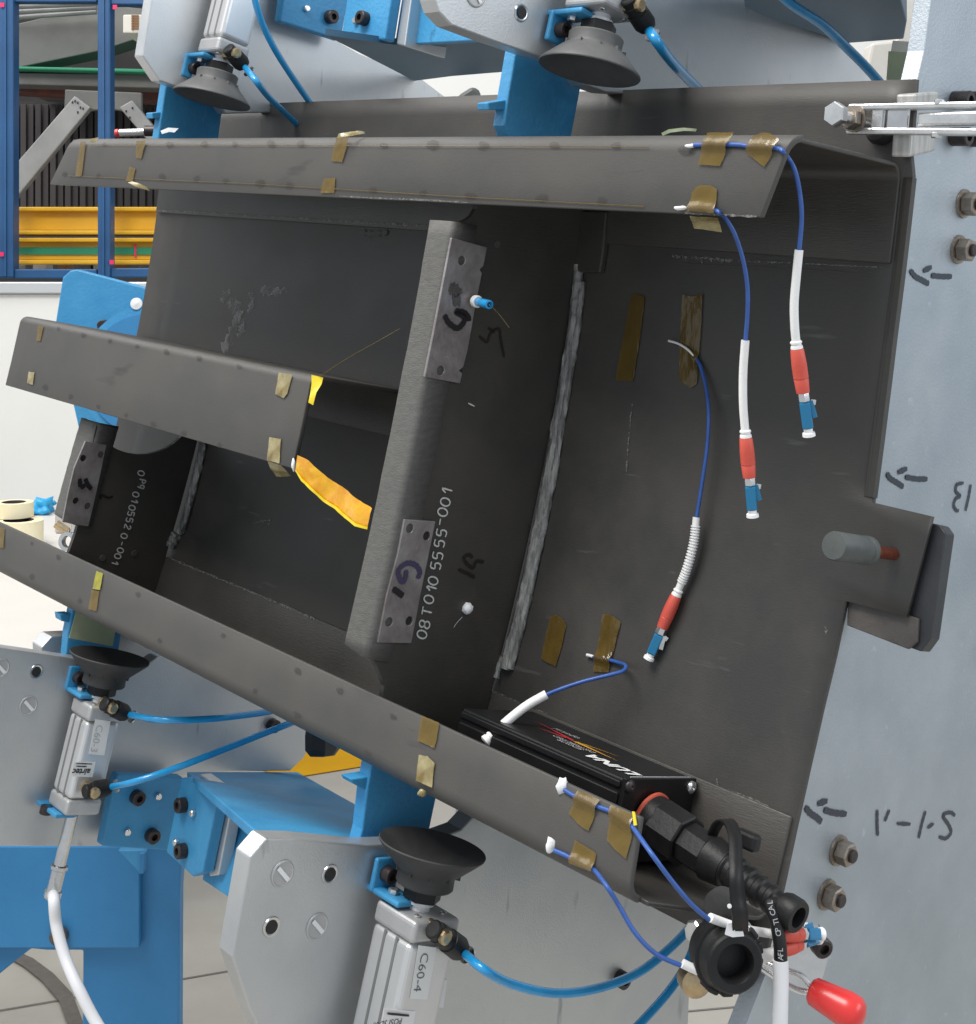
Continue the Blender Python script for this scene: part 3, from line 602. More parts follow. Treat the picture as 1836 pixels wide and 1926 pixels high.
def glyphs(gl, rd, dn, w, h):
    """rd: unit pixel direction of reading, dn: unit pixel direction of the glyph's down side"""
    out = []
    for ch, u, v in gl:
        for pl in SH[ch]: out.append([(u + rd[0] * a * w + dn[0] * b * h, v + rd[1] * a * w + dn[1] * b * h) for a, b in pl])
    return out
chalk(glyphs(gl, (0.17, -0.98), (0.98, 0.25), 15, 18), fr1, fw)
strokes('marker_figure', [[(889, 1049), (881, 1043), (872, 1050), (880, 1062), (890, 1068), (896, 1056), (910, 1057)], [(862, 1071), (880, 1079), (893, 1086)]], fw, nx, 0.0014, 'marker_brown', fr1)
strokes('marker_figure', [[(901, 632), (916, 643), (922, 627), (938, 618), (942, 640), (948, 672)], [(918, 617), (930, 625)]], fw, nx, 0.0011, 'marker_brown', fr1)
bm = bmesh.new(); bmesh.ops.create_icosphere(bm, subdivisions=3, radius=0.0042); p = onx(879, 1144, XF + 0.001)
mob('white_dot', [p + v.co * (1 + 0.2 * noise.noise(v.co * 500)) for v in bm.verts], [[v.index for v in f.verts] for f in bm.faces], 'glue_white', fr1, True); bm.free()  # small white lump on the frame web
strokes('scratch', [[(869, 1160), (858, 1172), (853, 1180)]], fw, nx, 0.0003, 'chalk', fr1); strokes('scratch', [[(880, 758), (892, 764)]], fw, nx, 0.0005, 'chalk', fr1)
lathe('spot_scuff', onx(936, 459, XF + 0.0003), EX, [(0, 0), (0.003, 0), (0.0028, 0.0003), (0, 0.0003)], 'cfrp_flange', fr1, 12)

# --- far frame (scalloped round the middle stringer)
XG = -0.745
pixw = [(180, 800), (184, 812), (192, 824), (203, 834), (220, 845), (240, 852), (260, 855), (279, 854), (296, 850), (311, 844), (326, 835), (339, 824), (350, 810), (358, 795)]
olw = [onx_c(u, v, XG) for u, v in pixw]
olw = [(s, max(h, 0.004)) for s, h in olw] + [(-0.122, 0.004)]
for k in range(1, 8): olw.append((lerp(-0.122, -0.300, k / 7), 0.004))
olw += [(-0.300, 0.108)]
hb = [onx_c(u, v, XG) for u, v in ((133, 1055), (140, 1010), (146, 990))]
olw += [(min(s, -0.236), min(h, 0.112)) for s, h in hb[1:]]
sA, hA = onx_c(172, 800, XG); sB2, hB2 = onx_c(140, 985, XG)
olw += [(sB2 + 0.002, hB2 - 0.004), (lerp(sA, sB2, .5), lerp(hA, hB2, .5) - 0.002), (sA, hA - 0.005)]
fr2 = frame_obj('frame', olw, XG, 'far frame of the panel carrying the tag two, with a round cut out for the middle stringer')
cap(fr2, XG, sA + 0.004, sB2 - 0.001, (hA + hB2) / 2, 0.031, 0.006, 0.001)
bead(fr2, [onh(u, v, 0.003) for u, v in ((384, 815), (381, 840), (375, 870), (368, 900), (361, 930), (354, 955), (346, 985), (338, 1003))], 0.0042, 1.0)
bead(fr2, [onh(u, v, 0.003) for u, v in ((332, 1004), (326, 1016), (320, 1027))], 0.0055, 2.0)
xt = tag_plate(fr2, XG, [(161, 830), (200, 837), (190, 885), (178, 940), (166, 990), (118, 982), (128, 930), (140, 880)], [(157, 862), (143, 942), (165, 952), (190, 855)], 'tag plate with a black marker two')
strokes('marker_figure', [[(150, 900), (150, 916)], [(160, 900), (165, 912), (172, 920)], [(151, 918), (160, 912)]], tx, nx, 0.0022, 'marker', fr2)
fw2 = lambda u, v: onx(u, v, XG + 0.0004)
gl2 = [('0', 265, 890), ('P', 267, 905), ('9', 265, 915), ('0', 255, 930), ('1', 253, 943), ('0', 248, 955), ('5', 246, 966), ('5', 243, 978), ('2', 240, 991), ('0', 233, 1008), ('-', 229, 1022), ('0', 226, 1035), ('0', 221, 1046), ('1', 216, 1059)]
strokes('part_number', glyphs(gl2, (-0.27, 0.96), (-0.96, -0.27), 9, 12), fw2, nx, 0.0006, 'chalk', fr2)
strokes('marker_figure', [[(190, 930), (203, 936), (212, 934)], [(190, 938), (186, 928)]], fw2, nx, 0.0012, 'marker_brown', fr2)
for (u, v) in ((194, 893), (266, 913), (253, 1041), (193, 1050)):
    lathe('rivet_mark', onx(u, v, XG + 0.0002), EX, [(0.0, 0), (0.0032, 0), (0.003, 0.0005), (0.0, 0.0006)], 'cfrp_flange', fr2, 14)

# ================================================================== jig
# --- end plate at the near end of the panel (plane x = 0), its contour follows the skin edge
XE = -0.004
eo = [(ST, -0.006)] + [(s, -0.006) for s in (0.15, 0.10, 0.05, 0.0, -0.05, -0.10, -0.15, -0.20, -0.25, -0.30)]
pts = [onx(u, v, XE) for u, v in ((1772, -160), (1738, 95), (1722, 165))] + [W(XE, s, h) for s, h in eo] + [onx(u, v, XE) for u, v in ((1468, 1705), (1440, 1835), (1392, 1960), (1380, 2100), (2150, 2100), (2150, -160))]
ep = thing('end_plate', onx(1700, 1926, XE), 'large bluish grey metal contour plate along the near end of the panel', 'plate')
slab('plate', pts, -EX * 0.012, 'galvanised', ep, 0.0008)
hx = hexm('nut', 0.0078, 0.0085, 'nut'); ws = lathe_mesh('washer', [(0, 0), (0.0098, 0), (0.0096, 0.0016), (0, 0.0016)], 'nut', 28); sd_ = lathe_mesh('stud', [(0, 0), (0.0042, 0), (0.0042, 0.0100), (0.0036, 0.0107), (0, 0.0107)], 'black_screw', 18)
for k, (u, v) in enumerate(((1812, 383), (1802, 469), (1576, 1599), (1554, 1682))):
    p = onx(u, v, XE); Rf = frame_rot(EX, ES(0) + EH(0) * (0.2 + k * .3))
    nt_ = place('nut', hx, ep, p + EX * 0.0017, Rf); ww = place('washer', ws, ep, p + EX * 0.0001, Rf); place('stud', sd_, ep, p + EX * 0.0018, Rf)
pe = lambda u, v: onx(u, v, XE + 0.0003)
def pm(name, polys, w=0.0016): return strokes(name, polys, pe, nx, w, 'marker_plate', ep, 0.0004, 0.15)
pm('marker_arrow', [[(1712, 508), (1722, 520), (1735, 527), (1747, 534)], [(1737, 510), (1752, 502)], [(1752, 518), (1772, 520), (1790, 520)]], 0.0018)
pm('marker_arrow', [[(1668, 890), (1675, 900), (1688, 908), (1699, 916)], [(1689, 889), (1706, 881)], [(1703, 897), (1725, 901), (1744, 901)]], 0.0018)
pm('marker_arrow', [[(1515, 1518), (1525, 1530), (1537, 1538), (1545, 1546)], [(1538, 1512), (1556, 1506)], [(1550, 1523), (1570, 1529), (1592, 1531)]], 0.0020)
pm('marker_number', [[(1812, 908), (1800, 912), (1798, 924), (1806, 933), (1798, 938), (1794, 950), (1799, 960), (1803, 960)], [(1826, 911), (1822, 935), (1816, 961)]], 0.0012)
pm('marker_number', [[(1650, 1523), (1650, 1548), (1651, 1572)], [(1673, 1523), (1664, 1545)], [(1688, 1549), (1712, 1550)], [(1741, 1525), (1734, 1550), (1728, 1577)], [(1745, 1557), (1756, 1549)], [(1796, 1534), (1788, 1528), (1774, 1534), (1785, 1552), (1789, 1566), (1779, 1577), (1767, 1574)]], 0.0013)
# rubber block and locating pin at the tab of the skin
lb = thing('locating_block', W(0.02, -0.085, -0.03), 'black block behind the projecting tab of the skin on the end plate', 'block')
bl = [onh(u, v, -0.0065) for u, v in ((1598, 1132), (1690, 1158), (1752, 1000), (1765, 993), (1782, 1000), (1779, 1025), (1740, 1180), (1722, 1198), (1605, 1165))]
slab('block', [W(0.004, -0.058, -0.0075), W(0.050, -0.058, -0.0075), W(0.0545, -0.062, -0.0075), W(0.0565, -0.124, -0.0075), W(0.052, -0.133, -0.0075), W(0.002, -0.1305, -0.0075)], -EH(-.09) * 0.011, 'block_black', lb, 0.0009)
slab('pad', [W(-0.001, -0.1125, -0.0046), W(0.048, -0.1145, -0.0046), W(0.050, -0.128, -0.0046), W(0.045, -0.1335, -0.0046), W(0.002, -0.1300, -0.0046)], -EH(-.09) * 0.0028, 'block_brown', lb, 0.0006)
px_, ps_ = onh_c(1684, 1043, 0)
pn = thing('locating_pin', W(px_, ps_, 0), 'grey cylindrical locating pin with a copper shank standing on the skin tab', 'pin')
ph = EH(ps_)
rod('shank', W(px_, ps_, 0.001), W(px_, ps_, 0.032), 0.0037, 'copper', pn)
pbase = W(px_, ps_, 0.0300)
lathe('head', pbase, ph, [(0.0072, 0), (0.0086, 0.001), (0.0086, 0.0045), (0.0076, 0.0055), (0.0076, 0.0062), (0.0084, 0.0072), (0.0084, 0.037), (0.0078, 0.0380), (0.0, 0.0380)], 'pin_grey', pn, 32)
# --- aluminium carrier plates (four, in planes across the panel)
XN, XFAR = -0.245, -0.715
def apt(u, v, x): return onx(u, v, x)
def screw_mesh(r, l, m='black_screw'):
    return lathe_mesh('screw', [(0.0, 0), (r, 0), (r, l - r * .12), (r * .88, l), (r * .48, l), (r * .46, l - r * .6), (0.0, l - r * .6)], m, 20, 40)
SCREW = screw_mesh(0.0068, 0.008); SCREW_S = screw_mesh(0.0055, 0.0075); DOWEL = lathe_mesh('dowel', [(0, 0), (0.0032, 0), (0.0032, 0.003), (0.0024, 0.004), (0, 0.004)], 'zinc', 14)
SUNK = lathe_mesh('sunk_screw', [(0.0, 0.0004), (0.0072, 0.0004), (0.0078, 0.0010), (0.0086, 0.0006), (0.0088, 0.0)], 'cyl_cap', 24)
SUNKHOLE = lathe_mesh('socket_hole', [(0.0, 0.0004), (0.0040, 0.0004), (0.0046, 0.0008), (0.0062, 0.0008), (0.0066, 0.0)], 'steel', 20)
HOLED = lathe_mesh('hole_bottom', [(0, 0), (0.0042, 0), (0.0042, 0.0012), (0, 0.0012)], 'hole_dark', 16)
SLOTB = bpy.data.meshes.new('slot'); SLOTB.from_pydata([(-.0066, -.0014, .0012), (.0066, -.0014, .0012), (.0066, .0014, .0012), (-.0066, .0014, .0012)], [], [(0, 1, 2, 3)]); SLOTB.materials.append(M('glue_white'))
def plate(pix, x, label, th=0.016, big=(), small=(), caps=(), m='aluminium'):
    t = thing('carrier_plate', apt(*pix[0], x), label, 'plate', 'aluminium carrier plates of the jig')
    slab('plate', [apt(u, v, x) for u, v in pix], -EX * th, m, t, 0.0012)
    for (u, v) in big:
        p = apt(u, v, x); o = place('slotted_screw', SUNK, t, p + EX * 0.0002, frame_rot(EX, ES(0))); place('slot', SLOTB, t, p + EX * 0.0003, frame_rot(EX, ES(0) + EH(0) * 1.1))
    for (u, v) in small:
        p = apt(u, v, x); o = place('socket_screw', SUNKHOLE, t, p + EX * 0.0002, frame_rot(EX, ES(0))); place('socket', HOLED, t, p + EX * 0.0003, frame_rot(EX, ES(0)))
    for (u, v) in caps: place('cap_screw', SCREW, t, apt(u, v, x) + EX * 0.0003, frame_rot(EX, ES(0)))
    return t
plate([(-60, 1210), (0, 1218), (150, 1240), (230, 1252), (275, 1250), (296, 1236), (320, 1225), (600, 1345), (582, 1405), (572, 1425), (546, 1450), (420, 1452), (330, 1460), (300, 1480), (200, 1592), (-60, 1592)], XFAR,
      'bottom left aluminium plate carrying the suction cup cylinder with the white hose', big=((0, 1256), (53, 1327)), small=((68, 1263),), caps=((511, 1363),))
plate([(470, 1612), (500, 1577), (560, 1578), (690, 1590), (800, 1585), (868, 1560), (905, 1520), (1235, 1600), (1240, 1702), (1316, 1748), (1300, 1800), (1292, 2000), (520, 2000), (470, 1900), (437, 1800)], XN,
      'bottom centre aluminium plate carrying the suction cup cylinder marked C60-4', big=((531, 1643), (596, 1742)), small=((620, 1644), (510, 1743)), caps=((1164, 1839),))
plate([(305, -120), (285, 0), (268, 105), (300, 152), (360, 172), (415, 198), (425, 214), (535, 211), (600, 260), (900, 260), (848, 190), (790, 146), (676, 101), (640, 80), (640, -120)], XFAR,
      'top left bright aluminium plate carrying a suction cup cylinder above the panel')
plate([(800, -120), (818, 0), (825, 22), (850, 48), (930, 78), (1010, 105), (1080, 122), (1100, 160), (1140, 174), (1190, 178), (1230, 215), (1640, 215), (1642, 138), (1632, 112), (1600, 96), (1590, -120)], XN,
      'top centre aluminium plate carrying the largest suction cup cylinder above the panel', small=((980, 24),), big=((895, -10),))
# --- blue holding arms reaching in over the skin edge, four of them
def arm(pix, x, foot, label, extra=None):
    t = thing('holding_arm', onx(*pix[0], x), label, 'bracket', 'blue holding arms of the jig')
    slab('arm', [onx(u, v, x) for u, v in pix], -EX * 0.012, 'jig_blue', t, 0.0012)
    slab('foot', [onx(u, v, x - 0.002) for u, v in foot], -EX * 0.012, 'jig_blue', t, 0.0008)
    return t
a1 = arm([(975, 70), (1105, 100), (1074, 262), (958, 262), (948, 236), (956, 180)], -0.268, [(918, 193), (962, 186), (960, 206), (920, 207)], 'blue holding arm at the top centre just below the largest suction cup')
a2 = arm([(318, 120), (425, 160), (410, 268), (296, 268), (304, 214)], -0.735, [(286, 212), (306, 210), (304, 222), (287, 223)], 'blue holding arm at the top left below the left suction cup')
a3 = arm([(706, 1400), (842, 1400), (800, 1600), (672, 1600), (682, 1560), (690, 1490)], -0.268, [(660, 1466), (700, 1460), (690, 1488), (664, 1474)], 'blue holding arm at the bottom centre above the suction cup marked C60-4')
a4 = arm([(140, 1130), (236, 1130), (222, 1235), (122, 1255), (128, 1190)], -0.735, [(113, 1156), (133, 1155), (132, 1172), (115, 1168)], 'blue holding arm at the bottom left with a pale green tape on it')
props(slab('tape_strip', [onx(u, v, -0.7335) for u, v in ((146, 1140), (226, 1140), (212, 1216), (130, 1200))], -EX * 0.0006, 'tape_green'), 'pale green tape stuck on the bottom left blue holding arm', 'tape')
ap = thing('aluminium_bar', onx(250, 1230, -0.76), 'grey aluminium bar seen behind the bottom left suction cup', 'bar')
slab('bar', [onx(u, v, -0.76) for u, v in ((78, 1218), (97, 1197), (250, 1190), (330, 1215), (330, 1260), (80, 1260))], -EX * 0.02, 'aluminium', ap, 0.001)
# --- suction cup cylinders
def actuator(x, s, h, dirn, body_len, label, rod_len=0.0, cup='rubber', sd2=0.034):
    a = vdir((0, 1, -0.07)).normalized() * dirn; hx_ = vdir((0, 0.07, 1)).normalized(); O = W(x, s, h); B = lambda z: O - a * z
    t = thing('suction_cylinder', B(0.06), label, 'suction cup', 'suction cup cylinders on the jig')
    lathe('suction_cup', O, -a, [(0.0, 0.014), (0.012, 0.0135), (0.026, 0.006), (0.0350, 0.0006), (0.0362, 0.0), (0.0366, 0.0008), (0.0362, 0.002), (0.031, 0.007), (0.0235, 0.014), (0.0195, 0.0175), (0.0192, 0.0185), (0.0196, 0.025), (0.0186, 0.0262), (0.0, 0.0262)], cup, t, 56, 42, cap=False)
    for k in range(10):
        an = 2 * math.pi * k / 10; d = EX * math.cos(an) + hx_ * math.sin(an)
        box('cup_rib', B(0.0155) + d * 0.0205, (d, a, a.cross(d)), (0.005, 0.004, 0.001), cup, t, 0.0003)
    lathe('collar', B(0.0262), -a, [(0.0122, 0), (0.0130, 0.0008), (0.0130, 0.0082), (0.0122, 0.009)], 'plastic_black', t, 6, 20, x=EX)
    lathe('neck', B(0.0352), -a, [(0.0088, 0), (0.0092, 0.0005), (0.0092, 0.0025), (0.007, 0.003), (0.007, 0.008)], 'hose_white', t, 20)
    z0 = 0.0415
    box('end_cap', B(z0 + 0.007), (EX, hx_, a), (sd2 + .001, sd2 + .001, 0.014), 'cyl_cap', t, 0.003, 3)
    bl_ = body_len - 0.028
    b_ = box('body', B(z0 + 0.0141 + bl_ / 2), (EX, hx_, a), (sd2, sd2, bl_), 'cyl_alu', t, 0.0045, 4)
    for off in (-0.006, 0.006):
        box('slot', B(z0 + 0.014 + bl_ / 2) + hx_ * (sd2 / 2 + 0.0001) + EX * off, (EX, hx_, a), (0.0022, 0.0008, bl_ * 0.995), 'slot', b_, 0.0002)
    box('end_cap', B(z0 + 0.0142 + bl_ + 0.007), (EX, hx_, a), (sd2 + .001, sd2 + .001, 0.014), 'cyl_cap', t, 0.003, 3)
    for (p, q_) in ((-1, 1), (1, 1), (1, -1)):
        lathe('cap_bolt', B(z0 - 0.0002) + EX * p * 0.0115 + hx_ * q_ * 0.0115, a, [(0.0024, 0), (0.0024, 0.001), (0.0014, 0.0012), (0.0, 0.0006)], 'zinc', t, 12, cap=False)
    # blue angle bracket at the cup end
    bc = B(0.038) + hx_ * 0.011 - EX * 0.012
    box('angle_bracket', bc - EX * 0.004, (EX, hx_, a), (0.034, 0.020, 0.004), 'jig_blue', t, 0.0015)
    box('angle_bracket', B(0.028) + hx_ * 0.0115 - EX * 0.027, (EX, hx_, a), (0.004, 0.022, 0.022), 'jig_blue', t, 0.0015)
    place('cap_screw', SCREW_S, t, B(0.027) + hx_ * 0.013 - EX * 0.0248, frame_rot(EX, a))
    lathe('hex_bolt', bc + a * 0.0022 + hx_ * 0.003 - EX * 0.001, a, [(0.0036, 0), (0.0036, 0.003), (0.003, 0.0034)], 'zinc', t, 6, 20)
    if rod_len:
        zt = z0 + body_len + 0.0006
        box('angle_bracket', B(zt + 0.002) + hx_ * 0.012 - EX * 0.01, (EX, hx_, a), (0.04, 0.02, 0.004), 'jig_blue', t, 0.001)
        place('cap_screw', SCREW_S, t, B(zt - 0.0) + hx_ * 0.02 - EX * 0.012, frame_rot(-a, EX))
        rod('piston_rod', B(zt + 0.004), B(zt + rod_len), 0.0055, 'steel', t)
        lathe('coupling', B(zt + rod_len), -a, [(0.008, 0), (0.008, 0.003), (0.0065, 0.004), (0.0065, 0.022), (0.008, 0.023), (0.008, 0.028), (0.006, 0.03)], 'steel', t, 8, 20)
    return t, B, a, hx_
def fitting(t, p, q, out=EX):
    """push-in elbow: p on the cylinder face, q where the hose leaves"""
    p, q = Vector(p), Vector(q); d = (q - p).normalized(); l = (q - p).length
    f_ = lathe('hose_fitting', p - d * 0.007, d, [(0.0052, 0), (0.0062, 0.001), (0.0062, 0.006), (0.0068, 0.0065), (0.0070, l * 0.65), (0.0078, l * 0.66), (0.0080, l + 0.003), (0.0064, l + 0.007)], 'plastic_black', t, 24)
    lathe('swivel', p - out * 0.010, out, [(0.006, 0), (0.006, 0.010), (0.0055, 0.0125), (0.0042, 0.0125), (0.0042, 0.015), (0.005, 0.0152), (0.005, 0.018), (0.0035, 0.019)], 'brass', f_, 10, 25)
    lathe('release_ring', q + d * 0.0072 - d * 0.0005, d, [(0.0058, 0), (0.0058, 0.0012), (0.0048, 0.0016)], 'steel', f_, 20)
def hose(pix, label, r=0.0030, m='hose_blue', first=None, name='air_hose', n=8):
    P = [ond(u, v, d) for u, v, d in pix]
    if first is not None: P[0] = Vector(first)
    o = tube(name, P, r, m, n=n, seg=12); props(o, label, 'hose', 'pneumatic hoses of the jig' if m == 'hose_blue' else None); return o
# near bottom
xs_ = -0.213
s_, h_ = onx_c(814, 1590, xs_)
tN, B, a, hh = actuator(xs_, s_, h_, 1, 0.16, 'bottom centre suction cup cylinder with a sticker reading C60-4', cup='rubber', sd2=0.040)
face = lambda u, v, xx=xs_ + 0.0203: onx(u, v, xx)
p1, p2 = onx(825, 1755, xs_ + 0.026), onx(868, 1788, xs_ + 0.026); fitting(tN, p1, p2)
hose([(868, 1788, .9), (905, 1820, .905), (960, 1850, .915), (1040, 1868, .93), (1120, 1860, .945), (1200, 1830, .96), (1262, 1782, .975), (1305, 1735, .99), (1318, 1700, 1.0)], 'blue air hose sagging from the C60-4 cylinder to the lower toggle clamp', first=p2)
hose([(1312, 1745, .99), (1298, 1800, .985), (1262, 1860, .97), (1200, 1930, .95), (1130, 2000, .93)], 'blue air hose running from behind the black screw cap down out of the picture bottom', 0.0030)
st_ = slab('sticker', [face(u, v) for u, v in ((787, 1778), (821, 1782), (803, 1880), (771, 1878))], EX * 0.0003, 'paper', tN)
text_ob('sticker_writing', 'C60-4', 0.0100, face(793, 1791, xs_ + 0.0206), -a, -hh, 'pen', st_, shear=0.1, fat=-0.0001)
st_ = slab('sticker', [face(u, v) for u, v in ((722, 1897), (781, 1902), (768, 1990), (708, 1990))], EX * 0.0003, 'paper', tN)
strokes('sticker_print', [[(728, 1905), (769, 1909)], [(728, 1907), (769, 1911)]], lambda u, v: face(u, v, xs_ + 0.0208), nx, 0.0004, 'ink', st_)
text_ob('sticker_print', 'POSI 3D60', 0.0055, face(757, 1914, xs_ + 0.0206), hh, -a, 'ink', st_)
slab('side_tag', [onx(u, v, xs_ + 0.012) for u, v in ((833, 1842), (841, 1843), (834, 1896), (822, 1894))], -EX * 0.003, 'hose_white', tN)
# far bottom
xs_ = -0.688
s_, h_ = onx_c(207, 1234, xs_)
tF, B, a, hh = actuator(xs_, s_, h_, 1, 0.098, 'bottom left suction cup cylinder with a white hose on its piston rod', rod_len=0.05)
p1, p2 = onx(205, 1328, xs_ + 0.026), onx(238, 1343, xs_ + 0.026); fitting(tF, p1, p2)
hose([(238, 1343, 1.25), (300, 1354, 1.25), (380, 1353, 1.26), (450, 1346, 1.28), (520, 1335, 1.31), (600, 1310, 1.36)], 'upper blue air hose of the bottom left cylinder running behind the stringer', first=p2)
p1, p2 = onx(172, 1487, xs_ + 0.026), onx(205, 1481, xs_ + 0.026); fitting(tF, p1, p2)
hose([(205, 1481, 1.25), (255, 1470, 1.25), (330, 1445, 1.26), (420, 1410, 1.28), (500, 1378, 1.30), (560, 1355, 1.32), (620, 1330, 1.38)], 'lower blue air hose of the bottom left cylinder rising to the right', first=p2)
face = lambda u, v, xx=xs_ + 0.0173: onx(u, v, xx)
st_ = slab('sticker', [face(u, v) for u, v in ((179, 1353), (208, 1356), (196, 1421), (167, 1418))], EX * 0.0003, 'paper', tF)
text_ob('sticker_writing', 'C60-3', 0.0100, face(182, 1362, xs_ + 0.0176), -a, -hh, 'print_grey', st_, shear=0.1, fat=-0.0001)
st_ = slab('sticker', [face(u, v) for u, v in ((138, 1433), (180, 1433), (174, 1462), (136, 1460))], EX * 0.0003, 'paper', tF)
strokes('sticker_print', [[(143, 1436), (173, 1437)], [(143, 1441), (163, 1442)]], lambda u, v: face(u, v, xs_ + 0.0178), nx, 0.0005, 'ink', st_)
text_ob('sticker_print', 'airtec', 0.0078, face(171, 1446, xs_ + 0.0176), hh, -a, 'ink', st_, shear=0.2, fat=0.0002)
Cp = B(0.0415 + 0.098 + 0.0006 + 0.05 + 0.027)
hose([(100, 1665, 1.24), (101, 1690, 1.24), (106, 1740, 1.235), (122, 1800, 1.225), (148, 1860, 1.21), (185, 1930, 1.20), (240, 2010, 1.18)], 'white air hose hanging from the rod of the bottom left cylinder', 0.0050, 'hose_white', first=Cp)
# near top
xs_ = -0.213
s_, h_ = onx_c(1108, 134, xs_)
tT, B, a, hh = actuator(xs_, s_, h_, -1, 0.13, 'largest suction cup cylinder at the top centre, cup facing down', cup='rubber_grey', sd2=0.038)
p1, p2 = onx(1190, 10, xs_ + 0.024), onx(1218, 52, xs_ + 0.024); fitting(tT, p1, p2)
hose([(1218, 52, .97), (1235, 78, .98), (1265, 118, 1.01), (1312, 166, 1.06), (1360, 210, 1.09)], 'blue printed air hose right of the largest suction cup', 0.0037, first=p2)
hose([(1440, -40, 1.0), (1485, 5, 1.02), (1545, 45, 1.05), (1595, 92, 1.08), (1640, 138, 1.10), (1690, 200, 1.13)], 'blue air hose crossing in front of the blue beam at the upper right', 0.0037)
# far top
xs_ = -0.688
s_, h_ = onx_c(398, 187, xs_)
tT2, B, a, hh = actuator(xs_, s_, h_, -1, 0.14, 'top left suction cup cylinder in front of the bright plate, cup facing down', cup='rubber_grey')
p1, p2 = onx(437, 100, xs_ + 0.024), onx(459, 124, xs_ + 0.024); fitting(tT2, p1, p2)
hose([(459, 124, 1.27), (480, 150, 1.28), (505, 182, 1.31), (540, 216, 1.36), (570, 245, 1.39)], 'short blue air hose right of the top left suction cup', first=p2)
hose([(470, -60, 1.28), (482, 10, 1.29), (505, 70, 1.31), (540, 130, 1.34), (597, 212, 1.385), (630, 250, 1.41)], 'long curved blue air hose beside the short one at the top left')
# --- blue steelwork
def plane3(a, b, c):
    A, B_, C_ = ond(*a), ond(*b), ond(*c); n = (B_ - A).cross(C_ - A).normalized(); o = Vector((0, 0, CAMZ))
    if n.y > 0: n = -n
    def f(u, v):
        d = ond(u, v, 1.0) - o; return o + d * ((A - o).dot(n) / d.dot(n))
    return f, n
XB = -0.690
sb1 = thing('angle_joint', onx(300, 1560, XB), 'bolted blue angle joint below the bottom left aluminium plate', 'bracket')
slab('plate', [onx(u, v, XB) for u, v in ((214, 1478), (222, 1457), (345, 1462), (320, 1600), (192, 1592))], -EX * 0.012, 'jig_blue', sb1, 0.0015)
fB, nB = plane3((344, 1462, 1.30), (322, 1600, 1.30), (412, 1505, 1.245))
slab('plate', [fB(u, v) for u, v in ((341, 1463), (350, 1462), (408, 1505), (380, 1642), (362, 1649), (312, 1603))], -nB * 0.012, 'jig_blue', sb1, 0.0015)
slab('spacer_plate', [fB(u, v) - nB * 0.0125 for u, v in ((352, 1458), (414, 1503), (386, 1650), (370, 1652))], -nB * 0.012, 'aluminium', sb1, 0.001)
for (u, v) in ((255, 1498), (283, 1570)): place('cap_screw', SCREW, sb1, onx(u, v, XB) + EX * 0.0004, frame_rot(EX, ES(0)))
for (u, v) in ((348, 1514), (348, 1600)): place('cap_screw', SCREW, sb1, fB(u, v) + nB * 0.0004, frame_rot(nB, ES(0)))
for (u, v) in ((296, 1497), (238, 1564)): place('dowel', DOWEL, sb1, onx(u, v, XB) + EX * 0.0004, frame_rot(EX, ES(0)))
for (u, v) in ((366, 1529), (335, 1584)): place('dowel', DOWEL, sb1, fB(u, v) + nB * 0.0004, frame_rot(nB, ES(0)))
bb = thing('box_beam', ond(500, 1600, 1.35), 'blue welded box beam slanting from the bolted joint behind the bottom centre plate', 'beam')
fT, nT = plane3((360, 1455, 1.33), (620, 1545, 1.10), (420, 1452, 1.40))
slab('top_face', [fT(u, v) for u, v in ((352, 1452), (560, 1452), (700, 1530), (720, 1600), (500, 1580))], Vector((0, 0, -0.008)), 'jig_blue', bb, 0.001)
fS, nS = plane3((398, 1500, 1.31), (440, 1690, 1.24), (520, 1600, 1.22))
slab('side_face', [fS(u, v) for u, v in ((412, 1498), (500, 1585), (470, 1640), (446, 1698), (380, 1655), (392, 1600))], -nS * 0.008, 'jig_blue', bb, 0.001)
tube('weld_seam', [fS(u, v) + nS * 0.001 for u, v in ((432, 1520), (428, 1545), (424, 1575), (420, 1605), (416, 1640))], 0.004, 'jig_blue', bb, rfun=lambda t: 0.0036 + 0.0007 * math.sin(t * 60))
cb = thing('column', ond(170, 1760, 1.5), 'wide blue steel column standing below the bottom left plate', 'column')
poly_d('front_plate', [(-60, 1560), (345, 1560), (338, 1680), (334, 2600), (150, 2600), (156, 1788), (88, 1788), (58, 1785), (-60, 1880)], 1.48, 0.02, 'jig_blue_dark', parent=cb, bevel=0.002)
poly_d('cover_plate', [(-60, 1592), (262, 1592), (262, 1784), (-60, 1784)], 1.468, 0.010, 'jig_blue_dark', parent=cb, bevel=0.0015)
poly_d('gusset', [(222, 1600), (275, 1600), (266, 1646)], 1.44, 0.012, 'jig_blue', parent=cb, bevel=0.001)
lathe('column_bolt', ond(113, 1757, 1.466), (0, -1, 0), [(0.009, 0), (0.009, 0.008), (0.007, 0.009)], 'block_brown', cb, 24)
poly_d('gusset_small', [(262, 1606), (274, 1604), (270, 1644), (260, 1644)], 1.435, 0.01, 'jig_blue_dark', parent=cb, bevel=0.001)
props(poly_d('blue_gusset', [(437, 1800), (452, 1806), (500, 1926), (520, 1990), (470, 1926), (434, 1838)], 1.1, 0.02, 'jig_blue'), 'small blue gusset showing left of the bottom centre plate', 'bracket')
props(lathe('rubber_buffer', ond(606, 1370, 1.40), (0.05, -0.3, -1), [(0.0, 0), (0.016, 0), (0.017, 0.006), (0.017, 0.02), (0.012, 0.026), (0.0, 0.027)], 'rubber', None, 8, 20), 'black rubber buffer below the bottom stringer beside the yellow floor line', 'buffer')
